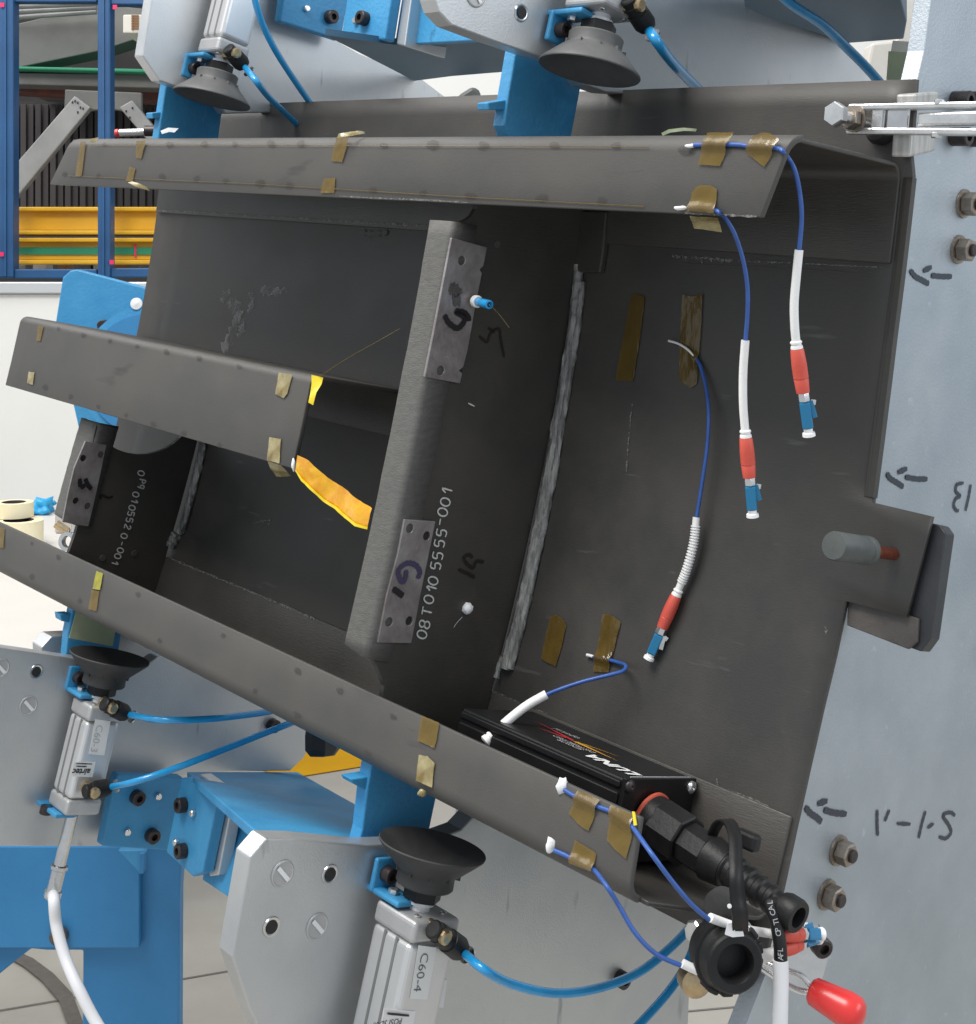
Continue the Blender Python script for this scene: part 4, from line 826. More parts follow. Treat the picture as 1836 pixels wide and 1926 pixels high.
props(poly_d('steel_upright', [(862, 1485), (884, 1485), (870, 1580), (852, 1580)], 1.3, 0.03, 'trim_grey'), 'grey upright seen through the gap right of the bottom centre blue arm', 'post')
# upper blue work
ub = thing('angle_joint', onx(620, 70, XB), 'bolted blue angle joint at the top left of the panel', 'bracket')
slab('plate', [onx(u, v, XB) for u, v in ((545, -80), (528, 40), (642, 76), (668, -80))], -EX * 0.012, 'jig_blue', ub, 0.0015)
fB2, nB2 = plane3((642, 76, 1.335), (668, -80, 1.335), (722, 72, 1.29))
slab('plate', [fB2(u, v) for u, v in ((640, 78), (664, -80), (748, -80), (724, 74))], -nB2 * 0.012, 'jig_blue', ub, 0.0015)
slab('spacer_plate', [fB2(u, v) - nB2 * 0.0125 for u, v in ((726, 76), (750, -80), (764, -80), (742, 80))], -nB2 * 0.05, 'aluminium', ub, 0.001)
for (u, v) in ((619, 32),): place('cap_screw', SCREW, ub, onx(u, v, XB) + EX * 0.0004, frame_rot(EX, ES(0)))
place('cap_screw', SCREW, ub, fB2(688, 36) + nB2 * 0.0004, frame_rot(nB2, ES(0)))
place('dowel', DOWEL, ub, onx(575, 16, XB) + EX * 0.0004, frame_rot(EX, ES(0))); place('dowel', DOWEL, ub, fB2(672, 40) + nB2 * 0.0004, frame_rot(nB2, ES(0)))
ub2 = thing('box_beam', ond(860, 60, 1.3), 'blue box beam at the top running behind the top centre plate', 'beam')
fS2, nS2 = plane3((745, 82, 1.33), (770, -80, 1.33), (900, 72, 1.20))
slab('side_face', [fS2(u, v) for u, v in ((742, 84), (768, -80), (860, -80), (960, 62), (900, 76), (775, 82))], -nS2 * 0.008, 'jig_blue', ub2, 0.001)
slab('bottom_face', [onz(u, v, CAMZ + 0.2236) for u, v in ((612, 66), (742, 84), (775, 84), (965, 64), (1015, 105), (1010, 128), (960, 134), (850, 143), (780, 152))], Vector((0, 0, 0.006)), 'jig_blue_shaded', ub2, 0)
rb = thing('box_beam', ond(1550, 60, 1.3), 'blue box beam end at the upper right in front of the aluminium plate', 'beam')
slab('bottom_face', [onz(u, v, CAMZ + 0.216) for u, v in ((1398, -10), (1402, 14), (1440, 32), (1595, 81), (1700, 73), (1706, 40), (1680, -60), (1398, -60))], Vector((0, 0, 0.03)), 'jig_blue_shaded', rb, 0.001)
props(poly_d('cream_post', [(1680, -60), (1790, -60), (1745, 180), (1620, 180), (1640, 80), (1690, 75)], 1.45, 0.03, 'cream_steel'), 'cream painted post behind the upper right corner of the panel', 'post')
props(poly_d('tape_strip', [(1672, 96), (1726, 100), (1722, 150), (1668, 150)], 1.12, 0.001, 'tape_green', bevel=0), 'pale green masking tape at the upper right corner of the panel', 'tape')
props(poly_d('tape_strip', [(1680, 76), (1736, 80), (1730, 104), (1676, 100)], 1.122, 0.001, 'carton', bevel=0), 'cream masking tape just above the pale green tape at the upper right', 'tape')
# blue pivot seen beyond the far end of the skin
pv = thing('pivot_bracket', ond(200, 640, 1.72), 'blue pivot plate with a round disc left of the skin behind the middle stringer', 'bracket')
poly_d('plate', [(132, 509), (145, 507), (330, 556), (330, 860), (160, 860), (104, 610), (118, 522)], 1.74, 0.02, 'jig_blue', parent=pv, bevel=0.0015)
dc = ond(285, 705, 1.70)
lathe('disc', dc, (-0.15, -1, 0.1), [(0.0, 0.0), (0.078, 0.0), (0.080, 0.003), (0.080, 0.022), (0.0, 0.022)], 'jig_blue', pv, 64)
lathe('disc_face', dc + Vector((-0.15, -1, 0.1)).normalized() * 0.0222, (-0.15, -1, 0.1), [(0.0, 0.0), (0.070, 0.0), (0.070, 0.004), (0.0, 0.004)], 'jig_blue_dark', pv, 64)
lathe('white_disc', ond(257, 571, 1.688), (0, -1, 0), [(0, 0), (0.007, 0), (0.007, 0.002), (0, 0.003)], 'glue_white', pv, 20)  # added white disc in place of the hole that shows white behind
lathe('bolt', ond(197, 612, 1.735), (0, -1, 0), [(0.007, 0), (0.007, 0.01), (0.006, 0.011)], 'black_screw', pv, 20)
bf = thing('buffer', ond(880, 180, 1.62), 'dark rounded stop just behind the top edge of the panel', 'stop')
poly_d('stop', [(850, 192), (866, 176), (888, 162), (902, 168), (908, 195), (900, 215), (850, 215)], 1.62, 0.03, 'pin_grey', parent=bf, bevel=0.004)
# --- toggle clamps
def bar(name, a, b, w, th, m, par, up): 
    a, b = Vector(a), Vector(b); d = (b - a).normalized(); sdv = d.cross(Vector(up)).normalized(); n = sdv.cross(d)
    return box(name, (a + b) / 2, (d, sdv, n), ((b - a).length, w, th), m, par, min(w, th) * 0.25)
tc = thing('toggle_clamp', onx(1760, 220, 0), 'steel toggle clamp with a hex bolt holding the upper right corner of the skin', 'clamp')
cx, csn = -0.024, 0.1835; eh = EH(csn); es = ES(csn)
lathe('rubber_foot', W(cx + .004, csn - .004, 0.0008), eh, [(0, 0), (0.0095, 0), (0.0095, 0.004), (0.007, 0.008), (0.004, 0.009), (0, 0.009)], 'rubber', tc, 24)
rod('spindle', W(cx + .002, csn - .002, 0.009), W(cx, csn, 0.046), 0.0040, 'zinc', tc)
lathe('hex_head', W(cx, csn, 0.044), eh, [(0.0072, 0), (0.0079, 0.0008), (0.0079, 0.0056), (0.007, 0.0064)], 'zinc', tc, 6, 20, x=es)
lathe('lock_nut', W(cx, csn, 0.0285), eh, [(0.0068, 0), (0.0074, 0.0008), (0.0074, 0.0052), (0.0068, 0.006)], 'nut', tc, 6, 20, x=es)
lathe('washer', W(cx, csn, 0.0262), eh, [(0.0085, 0), (0.0085, 0.0018)], 'nut', tc, 24)
for sg in (-1, 1):
    bar('arm_bar', W(cx - 0.006, csn + sg * 0.0075, 0.0235), W(0.088, csn + sg * 0.0082, 0.0175), 0.0042, 0.0064, 'zinc', tc, eh)
bar('arm_bar', W(cx + 0.010, csn, 0.0225), W(cx + 0.018, csn, 0.022), 0.018, 0.004, 'zinc', tc, eh)
bar('link', W(0.016, csn, 0.018), W(0.086, csn, 0.021), 0.0085, 0.006, 'zinc', tc, eh)
bar('cross_link', W(-0.004, csn, 0.021), W(0.010, csn, 0.020), 0.013, 0.003, 'steel', tc, eh)
for sg in (-1, 1): rod('rivet', W(0.030, csn + sg * 0.0082, 0.021), W(0.030, csn + sg * 0.0118, 0.021), 0.0032, 'zinc', tc)
for (pl) in ([(1722, 176), (1768, 172), (1766, 206), (1722, 206)], [(1716, 240), (1764, 240), (1760, 284), (1712, 296)]):
    slab('base_lug', [onx(u, v, XE + 0.014) for u, v in pl], -EX * 0.0135, 'alu_edge', tc, 0.0015)
for (u, v) in ((1796, 189), (1832, 189), (1793, 257), (1830, 259)):
    lathe('cap_screw', onx(u, v, XE + 0.0005), EX, [(0.0, 0.0), (0.0062, 0.0), (0.0062, 0.011), (0.0056, 0.0118), (0.0031, 0.0118), (0.0030, 0.007), (0.0, 0.007)], 'black_screw', tc, 20, cap=False)
tl = thing('toggle_clamp', onx(1480, 1830, 0), 'toggle clamp with a red grip at the lower right of the panel', 'clamp')
D0 = 0.80
lathe('hex_head', ond(1316, 1752, 0.815), (-0.75, -0.62, 0.1), [(0.0066, 0), (0.0072, 0.0008), (0.0072, 0.005), (0.006, 0.006)], 'zinc', tl, 8, 20)
rod('spindle', ond(1318, 1754, 0.818), ond(1400, 1765, 0.86), 0.0036, 'zinc', tl)
slab('base_plate', [ond(u, v, 0.855) for u, v in ((1325, 1735), (1400, 1722), (1430, 1760), (1545, 1745), (1560, 1800), (1540, 1870), (1470, 1850), (1420, 1800), (1330, 1790))], (0, 0.006, 0), 'steel', tl, 0.001)
slab('side_link', [ond(u, v, 0.845) for u, v in ((1330, 1738), (1395, 1732), (1420, 1755), (1400, 1775), (1335, 1768))], (0, 0.004, 0), 'zinc', tl, 0.001)
slab('clamp_body', [ond(u, v, 0.85) for u, v in ((1303, 1770), (1370, 1772), (1420, 1800), (1400, 1850), (1303, 1830))], (0, 0.012, 0), 'block_black', tl, 0.002)
lathe('brass_stud', ond(1300, 1835, 0.845), (0.2, -1, 0), [(0.009, 0), (0.009, 0.01), (0.006, 0.012)], 'brass', tl, 20)
for (P_) in ([(1425, 1805, .83), (1470, 1822, .82), (1507, 1836, .815), (1533, 1868, .81)], [(1430, 1818, .822), (1470, 1846, .815), (1500, 1862, .81), (1530, 1862 + 6, .806)]):
    tube('handle_bar', [ond(*q_) for q_ in P_], 0.0019, 'zinc', tl, n=5, seg=8)
g0, g1 = ond(1526, 1862, .808), ond(1622, 1915, .79); gl_ = (g1 - g0).length
lathe('grip', g0, g1 - g0, [(0.0, 0), (0.0062, 0), (0.0078, 0.0018), (0.0086, gl_ * .3), (0.0100, gl_ * .7), (0.0096, gl_ * .88), (0.0072, gl_ * .98), (0.003, gl_ * 1.03), (0, gl_ * 1.035)], 'handle_red', tl, 32, 60, cap=False)
lathe('pivot_stud', ond(1540, 1775, 0.835), (0.3, -1, -0.1), [(0.006, 0), (0.006, 0.006), (0.005, 0.007), (0.003, 0.007), (0.003, 0.004), (0.0, 0.004)], 'black_screw', tl, 20, cap=False)
props(slab('base_sticker', [ond(u, v, 0.8485) for u, v in ((1300, 1792), (1317, 1790), (1316, 1820), (1297, 1826))], (0, 0.0006, 0), 'paper', tl), None)
tk = thing('toggle_clamp', onh(250, 252, 0.14), 'small toggle clamp with a red tip behind the left end of the top stringer', 'clamp')
rod('red_tip', ond(217, 251, 1.42), ond(224, 250, 1.42), 0.0042, 'handle_red', tk)
rod('arm', ond(224, 250, 1.42), ond(300, 247, 1.42), 0.0038, 'zinc', tk); rod('bolt', ond(272, 246, 1.41), ond(296, 246, 1.41), 0.0055, 'black_screw', tk)

# ================================================================== black interrogator box in the bottom stringer
XB0, XB1, SBT, SBB, HB0, HB1 = -0.224, -0.0765, -0.2525, -0.303, 0.0045, 0.0745
sm = (SBT + SBB) / 2; es, eh = ES(sm), EH(sm); bc = W((XB0 + XB1) / 2, sm, (HB0 + HB1) / 2)
dv = thing('sensor_box', W((XB0 + XB1) / 2, SBB, 0.04), 'black instrument box with white LUNA lettering lying in the bottom stringer', 'instrument')
tl_ = R_(4.5); es, eh = (es * math.cos(tl_) + eh * math.sin(tl_)), (eh * math.cos(tl_) - es * math.sin(tl_))
AX = (EX, es, eh); lx, ls, lh = XB1 - XB0, SBT - SBB, HB1 - HB0
box('case', bc, AX, (lx, ls, lh), 'device_black', dv, 0.0015)
fc = bc + eh * (lh / 2)
for k, (ds, w) in enumerate(((0.021, 0.0045), (0.0125, 0.0075), (0.001, 0.0045), (-0.008, 0.007), (-0.019, 0.006))):
    box('ridge', fc + es * ds + eh * 0.0006, AX, (lx - 0.002, w, 0.0022), 'device_black', dv, 0.0009)
tcn = bc + es * (ls / 2)
box('end_plate', bc + EX * (lx / 2 + 0.0014), AX, (0.0026, ls + 0.001, lh + 0.001), 'device_black', dv, 0.0006)
box('label_edge', tcn + EX * (lx / 2 - 0.0003) + es * 0.0004 - eh * 0.002, AX, (0.0006, 0.0008, lh * 0.86), 'print_grey', dv, 0)
for (ds, dh, m) in ((0.021, 0.031, 'black_screw'), (0.0205, -0.0305, 'zinc'), (-0.02, 0.03, 'black_screw')):
    o = lathe('corner_screw', bc + EX * (lx / 2 + 0.0028) + es * ds + eh * dh, EX, [(0.0042, 0), (0.0040, 0.0012), (0.0028, 0.0022), (0.0013, 0.0024), (0.0, 0.0012)], m, dv, 16, cap=False)
LF = lambda dx, dh: tcn + EX * dx + eh * dh
text_ob('lettering', 'LUNA', 0.0155, LF(lx / 2 - 0.003, 0.013), -EX, eh, 'print_white', dv, 0.0005, 0.22, 0.0006)
for k, w_ in enumerate((1, .6)):
    V = [LF(-0.002, -0.004 + k * .002), LF(0.001, 0.001 - k * .001), LF(-0.040, -0.012 + k * 0.006), LF(-0.046, -0.015 + k * 0.008)]
mob('logo_flash', [p + es * 0.0005 for p in (LF(0.0, 0.002), LF(-0.002, -0.002), LF(-0.045, -0.009))], [(0, 1, 2)], 'print_red', dv)
mob('logo_flash', [p + es * 0.0006 for p in (LF(-0.006, 0.002), LF(-0.008, 0.0), LF(-0.030, 0.006))], [(0, 1, 2)], 'print_red', dv)
mob('logo_flash', [p + es * 0.0005 for p in (LF(0.002, -0.002), LF(0.000, 0.002), LF(0.042, 0.0035))], [(0, 1, 2)], 'print_amber', dv)
mob('logo_flash', [p + es * 0.0006 for p in (LF(0.005, -0.001), LF(0.007, -0.003), LF(0.034, -0.009))], [(0, 1, 2)], 'print_amber', dv)
text_ob('small_print', 'optical', 0.0085, LF(-0.006, -0.0135), -EX, eh, 'print_grey', dv, 0.0005, 0.15)
text_ob('small_print', 'DISTRIBUTED', 0.0062, LF(0.026, 0.006), -EX, eh, 'print_grey', dv, 0.0005, 0.15)
text_ob('small_print', 'SENSOR', 0.0062, LF(0.020, 0.0115), -EX, eh, 'print_grey', dv, 0.0005, 0.15)
# connector, strain relief, cable
A0 = onx(1222, 1536, XB1 + 0.003); B0 = onh(1452, 1692, 0.045); d = (B0 - A0).normalized(); LN = (B0 - A0).length
cn = thing('cable_connector', A0, 'black screw connector with an orange seal ring on the end of the instrument box', 'connector')
lathe('seal_ring', A0, d, [(0.0150, 0), (0.0162, 0.0008), (0.0162, 0.0022), (0.0150, 0.003)], 'ring_orange', cn, 40)
lathe('base', A0 + d * 0.003, d, [(0.0150, 0), (0.0150, 0.008)], 'plastic_black', cn, 40)
lathe('union_nut', A0 + d * 0.0095, d, [(0.0150, 0), (0.0160, 0.001), (0.0160, LN * .22), (0.0150, LN * .23)], 'plastic_black', cn, 8, 20)
lathe('housing', A0 + d * (0.0095 + LN * .23), d, [(0.0125, 0), (0.0128, 0.001), (0.0126, LN * .18), (0.0120, LN * .19)], 'plastic_black', cn, 8, 20)
z = 0.0095 + LN * .42
lathe('skirt', A0 + d * z, d, [(0.0128, 0), (0.0136, 0.0006), (0.0130, 0.004), (0.0112, LN * .14)], 'plastic_black', cn, 40)
pr = [(0.0108, 0)]
for k in range(5): pr += [(0.0108 - k * .0007, 0.002 + k * 0.0085), (0.0092 - k * .0006, 0.0032 + k * 0.0085), (0.0092 - k * .0006, 0.0062 + k * 0.0085), (0.0104 - k * .0007, 0.0074 + k * 0.0085)]
lathe('strain_relief', A0 + d * (z + LN * .13), d, pr, 'plastic_black', cn, 32)
zz_ = (z + LN * .13 + pr[-1][1])
lathe('mouth', A0 + d * zz_, d, [(0.0084, 0), (0.0096, 0.003), (0.0098, 0.010), (0.0090, 0.012), (0.006, 0.012), (0.0055, 0.004)], 'plastic_black', cn, 32, cap=False)
cend = A0 + d * (zz_ + 0.004)
cpath = [cend, ond(1450, 1700, 0.80), ond(1460, 1735, 0.795), ond(1467, 1775, 0.792), ond(1469, 1815, 0.79)]
cb_ = thing('cable', cend, 'black cable with white OPTICAL print leaving the connector into a white sleeve', 'cable')
tube('cable_jacket', cpath, 0.0037, 'plastic_black', cb_, seg=14)
tube('white_sleeve', [ond(1468, 1806, .79), ond(1469, 1840, .789), ond(1468, 1890, .787), ond(1467, 1930, .786), ond(1466, 2010, .785)], 0.0044, 'hose_white', cb_, seg=16)
cr = crom(cpath, 10); word = 'AFL  OPTICAL'; acc = [0.0]
for i in range(1, len(cr)): acc.append(acc[-1] + (cr[i] - cr[i - 1]).length)
tot = acc[-1]
for k, ch in enumerate(word):
    if ch == ' ': continue
    sarc = tot * (0.93 - 0.66 * k / (len(word) - 1)); i = min(range(len(acc)), key=lambda j: abs(acc[j] - sarc)); i = max(1, min(i, len(cr) - 2))
    tg = (cr[i - 1] - cr[i + 1]).normalized(); vw = (Vector((0, 0, CAMZ)) - cr[i]).normalized(); vw = (vw - tg * vw.dot(tg)).normalized(); up = vw.cross(tg)
    text_ob('cable_print', ch, 0.0042, cr[i] + vw * 0.0036 - up * 0.0014, tg, up, 'print_grey', cb_, 0.0002)
# hanging screw cap and its strap
cp = thing('screw_cap', ond(1378, 1818, 0.79), 'round black plastic screw cap with a deep hole hanging from the connector', 'cap')
ca = Vector((0.22, -0.95, 0.10)).normalized(); c0 = ond(1384, 1814, 0.775)
lathe('cap', c0, -ca, [(0.0098, 0.018), (0.0098, 0.002), (0.0108, 0.0), (0.0150, 0.0), (0.0162, 0.0012), (0.0166, 0.006), (0.0176, 0.008), (0.0184, 0.012), (0.0184, 0.022), (0.0172, 0.026), (0.0, 0.026)], 'plastic_black', cp, 48, 40, cap=False)
lathe('hole_bottom', c0 - ca * 0.018, ca, [(0, 0), (0.0098, 0), (0.0098, 0.0005), (0, 0.0005)], 'hole_dark', cp, 32)
for k in range(7):
    an = R_(150 + k * 26); Rm_ = frame_rot(ca, (0, 0, 1)); dd = Rm_ @ Vector((math.cos(an), math.sin(an), 0))
    box('grip_lug', c0 - ca * 0.016 + dd * 0.0188, (dd, ca, dd.cross(ca)), (0.004, 0.014, 0.007), 'plastic_black', cp, 0.0015)
def ribbon(name, pts, wv, th, m, parent=None, n=6):
    P = crom(pts, n); V = []; Fc = []
    for i, p in enumerate(P): V += [p - wv(i / (len(P) - 1)), p + wv(i / (len(P) - 1))]
    for i in range(len(P) - 1): Fc.append((2 * i, 2 * i + 1, 2 * i + 3, 2 * i + 2))
    return mob(name, V, Fc, m, parent, 60, solid=th)
ribbon('strap', [ond(1392, 1756, .775), ond(1392, 1720, .77), ond(1388, 1690, .772), ond(1385, 1650, .775), ond(1384, 1610, .785), ond(1382, 1570, .80), ond(1370, 1545, .82), ond(1352, 1548, .84), ond(1335, 1580, .85)], lambda t: Vector((0.0045, 0.001, 0)) * (1 - 0.3 * t), 0.0016, 'plastic_black', cp)
lathe('strap_ring', c0 - ca * 0.014, ca, [(0.0186, 0), (0.0196, 0.0005), (0.0196, 0.0035), (0.0186, 0.004)], 'plastic_black', cp, 40)
slab('white_tag', [ond(u, v, .772) for u, v in ((1369, 1737), (1380, 1736), (1383, 1752), (1398, 1753), (1400, 1761), (1378, 1763), (1364, 1758))], (0, 0.001, 0), 'hose_white', cp)
lathe('white_speck', ond(1372, 1704, .768), (0, -1, 0), [(0, 0), (0.0012, 0), (0.0012, 0.0006), (0, 0.0006)], 'glue_white', cp, 10)
props(box('black_clip', onh(1405, 1580, 0.04), (EX, es, eh), (0.016, 0.010, 0.008), 'plastic_black', None, 0.002), 'small black clip with a bright edge behind the connector strap', 'clip')
props(lathe('cable_gland', onh(1368, 1700, 0.06), Vector((-0.6, -0.8, 0)), [(0.009, 0), (0.0105, 0.002), (0.0105, 0.008), (0.008, 0.009)], 'rubber', None, 28), 'small dark round gland left of the strap below the connector', 'gland')

# ================================================================== sensor fibres
def lc_connector(t, a, b, dark=False, k=0.9):
    """red boot, metal neck, blue body with latch, white dust cap along a->b"""
    a, b = Vector(a), Vector(b); dd = (b - a).normalized(); l = (b - a).length; vw = (Vector((0, 0, CAMZ)) - a).normalized(); sd = dd.cross(vw).normalized(); vw = sd.cross(dd)
    lathe('strain_collar', a - dd * 0.0045, dd, [(0.0028, 0), (0.0034, 0.0006), (0.0034, 0.0015), (0.0029, 0.0018), (0.0029, 0.0028), (0.0034, 0.0031), (0.0036, 0.0046)], 'sleeve', t, 18)
    lathe('boot', a + dd * 0.0002, dd, [(0.0034, 0), (0.0039, 0.0008), (0.0044, l * 0.18), (0.0044, l * 0.33), (0.0040, l * 0.335), (0.0043, l * 0.345), (0.0038, l * 0.50)], 'boot_red', t, 20)
    lathe('neck', a + dd * (l * 0.505), dd, [(0.0032, 0), (0.0034, 0.0005), (0.0034, l * 0.09), (0.003, l * .1)], 'zinc', t, 6, 20)
    box('body', a + dd * (l * 0.76), (dd, sd, vw), (l * 0.30, 0.0062, 0.0062), 'lc_blue', t, 0.0008)
    bar('latch', a + dd * (l * 0.60) - sd * 0.0034, a + dd * (l * 0.80) - sd * 0.0048, 0.003, 0.0010, 'zinc' if dark else 'lc_blue', t, vw)
    bar('latch_hook', a + dd * (l * 0.615) - sd * 0.0036, a + dd * (l * 0.63) - sd * 0.0064, 0.003, 0.0008, 'zinc', t, vw)
    lathe('dust_cap', a + dd * (l * 0.912), dd, [(0.0026, 0), (0.0026, l * 0.04), (0.0036, l * 0.05), (0.0038, l * 0.088), (0.0032, l * 0.094)], 'glue_white', t, 18)
def blob(name, p, r, m, parent, sc=(1, 1, 1), seed=0.0):
    bm = bmesh.new(); bmesh.ops.create_icosphere(bm, subdivisions=2, radius=r)
    o = mob(name, [Vector(p) + Vector((v.co.x * sc[0], v.co.y * sc[1], v.co.z * sc[2])) * (1 + 0.45 * noise.noise(v.co * 420 + Vector((seed, 0, 0)))) for v in bm.verts], [[v.index for v in f.verts] for f in bm.faces], m, parent, True); bm.free(); return o
H1f = lambda u, v, e=0.0006: onh(u, v, H1 + e); HBf = lambda u, v, e=0.0006: onh(u, v, HB + e)
FIB = []
def fibre(blue, sleeve, conn, label, br=0.00135, sr=0.0025, dark=False):
    t = thing('sensor_fibre', blue[0], label, 'fibre cable', 'blue sensor fibre cables on the panel')
    tube('blue_jacket', blue, br, 'fibre_blue', t, seg=10); FIB.extend(crom(blue, 12))
    if sleeve: tube('white_sleeve', sleeve, sr, 'sleeve', t, seg=12)
    if conn: lc_connector(t, conn[0], conn[1], dark)
    return t
t1 = fibre([H1f(1306, 273), H1f(1340, 272), H1f(1385, 272), H1f(1410, 275), H1f(1445, 276), H1f(1466, 280), H1f(1472, 284, .003), ond(1482, 296, .80), ond(1495, 320, .80), ond(1504, 360, .803), ond(1508, 410, .806), ond(1503, 474, .81)],
      [ond(1503, 470, .81), ond(1498, 520, .812), ond(1494, 570, .814), ond(1495, 615, .816), ond(1498, 648, .818)], (ond(1499, 655, .818), ond(1522, 820, .825)), 'blue fibre from the upper edge of the top flange, hanging furthest right')
blob('glue_blob', H1f(1302, 274), 0.0022, 'glue_white', t1, (2.0, .7, .6), 1)
t2 = fibre([H1f(1296, 392), H1f(1320, 392), H1f(1346, 396), H1f(1353, 400, .003), ond(1364, 410, .833), ond(1382, 440, .836), ond(1398, 490, .838), ond(1406, 540, .84), ond(1406, 590, .842), ond(1402, 644, .845)],
      [ond(1402, 640, .845), ond(1398, 700, .848), ond(1398, 760, .85), ond(1402, 814, .852)], (ond(1403, 822, .852), ond(1416, 972, .858)), 'blue fibre hanging from the lower edge of the top flange')
blob('glue_blob', H1f(1284, 391), 0.0022, 'glue_white', t2, (2.2, .7, .6), 3)
S0 = lambda u, v, h=0.003: onh(u, v, h)
t3 = fibre([S0(1308, 672, .0018), S0(1318, 690), S0(1328, 730, .005), S0(1333, 780, .008), S0(1330, 840, .010), S0(1322, 900, .010), S0(1310, 976, .009)],
      [S0(1310, 973, .009), S0(1305, 1020, .008), S0(1292, 1070, .007), S0(1276, 1110, .006)], (S0(1272, 1120, .006), S0(1220, 1240, .0055)), 'blue fibre lying on the skin with a ribbed white sleeve and red boot', dark=True)
for k in range(26):
    t = k / 26; i = 0
    P = crom([S0(1310, 973, .009), S0(1305, 1020, .008), S0(1292, 1070, .007), S0(1276, 1110, .006)], 9); p = P[int(t * (len(P) - 1))]; q_ = P[int(t * (len(P) - 1)) + 1]
    if 2 < k < 24: lathe('rib', p, q_ - p, [(0.0027, 0), (0.0033, 0.0003), (0.0033, 0.0009), (0.0027, 0.0012)], 'sleeve', t3, 12, cap=False)
tube('bare_fibre', [S0(1258, 641, .003), S0(1275, 646, .004), S0(1292, 656, .004), S0(1310, 674, .002)], 0.0009, 'hose_white', t3, seg=8)
tube('bare_fibre', [S0(1290, 655, .0035), S0(1302, 664, .003), S0(1312, 678, .002)], 0.0007, 'kapton_light', t3, seg=8)
t4 = fibre([S0(1116, 1236, .0018), S0(1140, 1240, .0018), S0(1162, 1246, .003), S0(1177, 1252, .008), S0(1172, 1262, .016), S0(1145, 1270, .024), S0(1100, 1281, .034), S0(1060, 1294, .042), S0(1024, 1308, .048)],
      [S0(1028, 1306, .048), S0(990, 1328, .056), S0(950, 1360, .066), S0(922, 1388, .074)], None, 'short blue fibre from the lower brown tape, its white sleeve ending at the bottom flange', sr=0.0031)
lathe('sleeve_end', S0(926, 1384, .074), S0(914, 1394, .077) - S0(926, 1384, .074), [(0.0034, 0), (0.004, 0.0008), (0.004, 0.002), (0.0034, 0.0024), (0.0034, 0.003), (0.004, 0.0034), (0.0042, 0.006), (0.003, 0.0068)], 'sleeve', t4, 18)
tube('bare_fibre', [S0(1104, 1232, .002), S0(1112, 1234, .002), S0(1118, 1236, .0018)], 0.0012, 'hose_white', t4, seg=8)
t5f = fibre([HBf(1062, 1486), HBf(1085, 1500), HBf(1124, 1517), HBf(1150, 1527), HBf(1180, 1545), HBf(1193, 1560, .003), ond(1225, 1605, .775), ond(1262, 1655, .775), ond(1300, 1700, .777), ond(1334, 1730, .78)],
      [ond(1336, 1726, .78), ond(1365, 1737, .785), ond(1400, 1748, .79), ond(1430, 1753, .80), ond(1455, 1757, .80)], (ond(1468, 1757, .80), ond(1546, 1757, .815)), 'blue fibre from the upper edge of the bottom flange down to the lower clamp')
blob('glue_blob', HBf(1058, 1478), 0.0034, 'glue_white', t5f, (1, .6, 1.5), 5)
t6 = fibre([HBf(1043, 1600), HBf(1062, 1608), HBf(1085, 1620), HBf(1115, 1635), HBf(1122, 1641, .003), ond(1142, 1668, .79), ond(1165, 1705, .79), ond(1195, 1755, .785), ond(1235, 1795, .785), ond(1290, 1820, .785)],
      [ond(1284, 1812, .784), ond(1300, 1820, .784), ond(1318, 1828, .784)], None, 'blue fibre from the lower edge of the bottom flange running to the black screw cap')
blob('glue_blob', HBf(1036, 1590), 0.0032, 'glue_white', t6, (1.0, .6, 1.6), 9)
t7 = thing('sensor_fibre', ond(1440, 1790, .80), 'lower of two red booted fibre ends crossing at the lower clamp', 'fibre cable', 'blue sensor fibre cables on the panel')
tube('white_sleeve', [ond(1416, 1786, .795), ond(1432, 1797, .797), ond(1448, 1796, .80), ond(1462, 1790, .80)], 0.0036, 'sleeve', t7, seg=12)
lc_connector(t7, ond(1466, 1788, .802), ond(1540, 1764, .822))
# loose needle cap by the upper tag plate
nc = thing('needle_tip', onx(900, 566, XF + .01), 'blue dispensing tip with white hub sticking out beside the upper tag plate', 'nozzle')
na = onx(893, 566, XF + 0.006); nb = onx(921, 573, XF + 0.026); dn = (nb - na).normalized()
lathe('hub', na, dn, [(0.0022, 0), (0.0044, 0.0008), (0.0044, 0.004), (0.0036, 0.0046)], 'glue_white', nc, 14)
ln = (nb - na).length
lathe('tip', na + dn * 0.0042, dn, [(0.0028, 0), (0.0032, 0.001), (0.0032, ln - .0045), (0.0020, ln - .0043), (0.0018, ln * .6), (0, ln * .6)], 'hose_blue', nc, 16, cap=False)
tube('fibre_end', [nb, onx(938, 590, XF + .02), onx(958, 616, XF + .012)], 0.0003, 'kapton_light', nc, seg=6)
tube('loose_fibre', [onh(600, 708, HM), ond(660, 670, 1.06), ond(710, 642, 1.03), ond(752, 618, 1.0)], 0.00022, 'kapton', nc, seg=5)

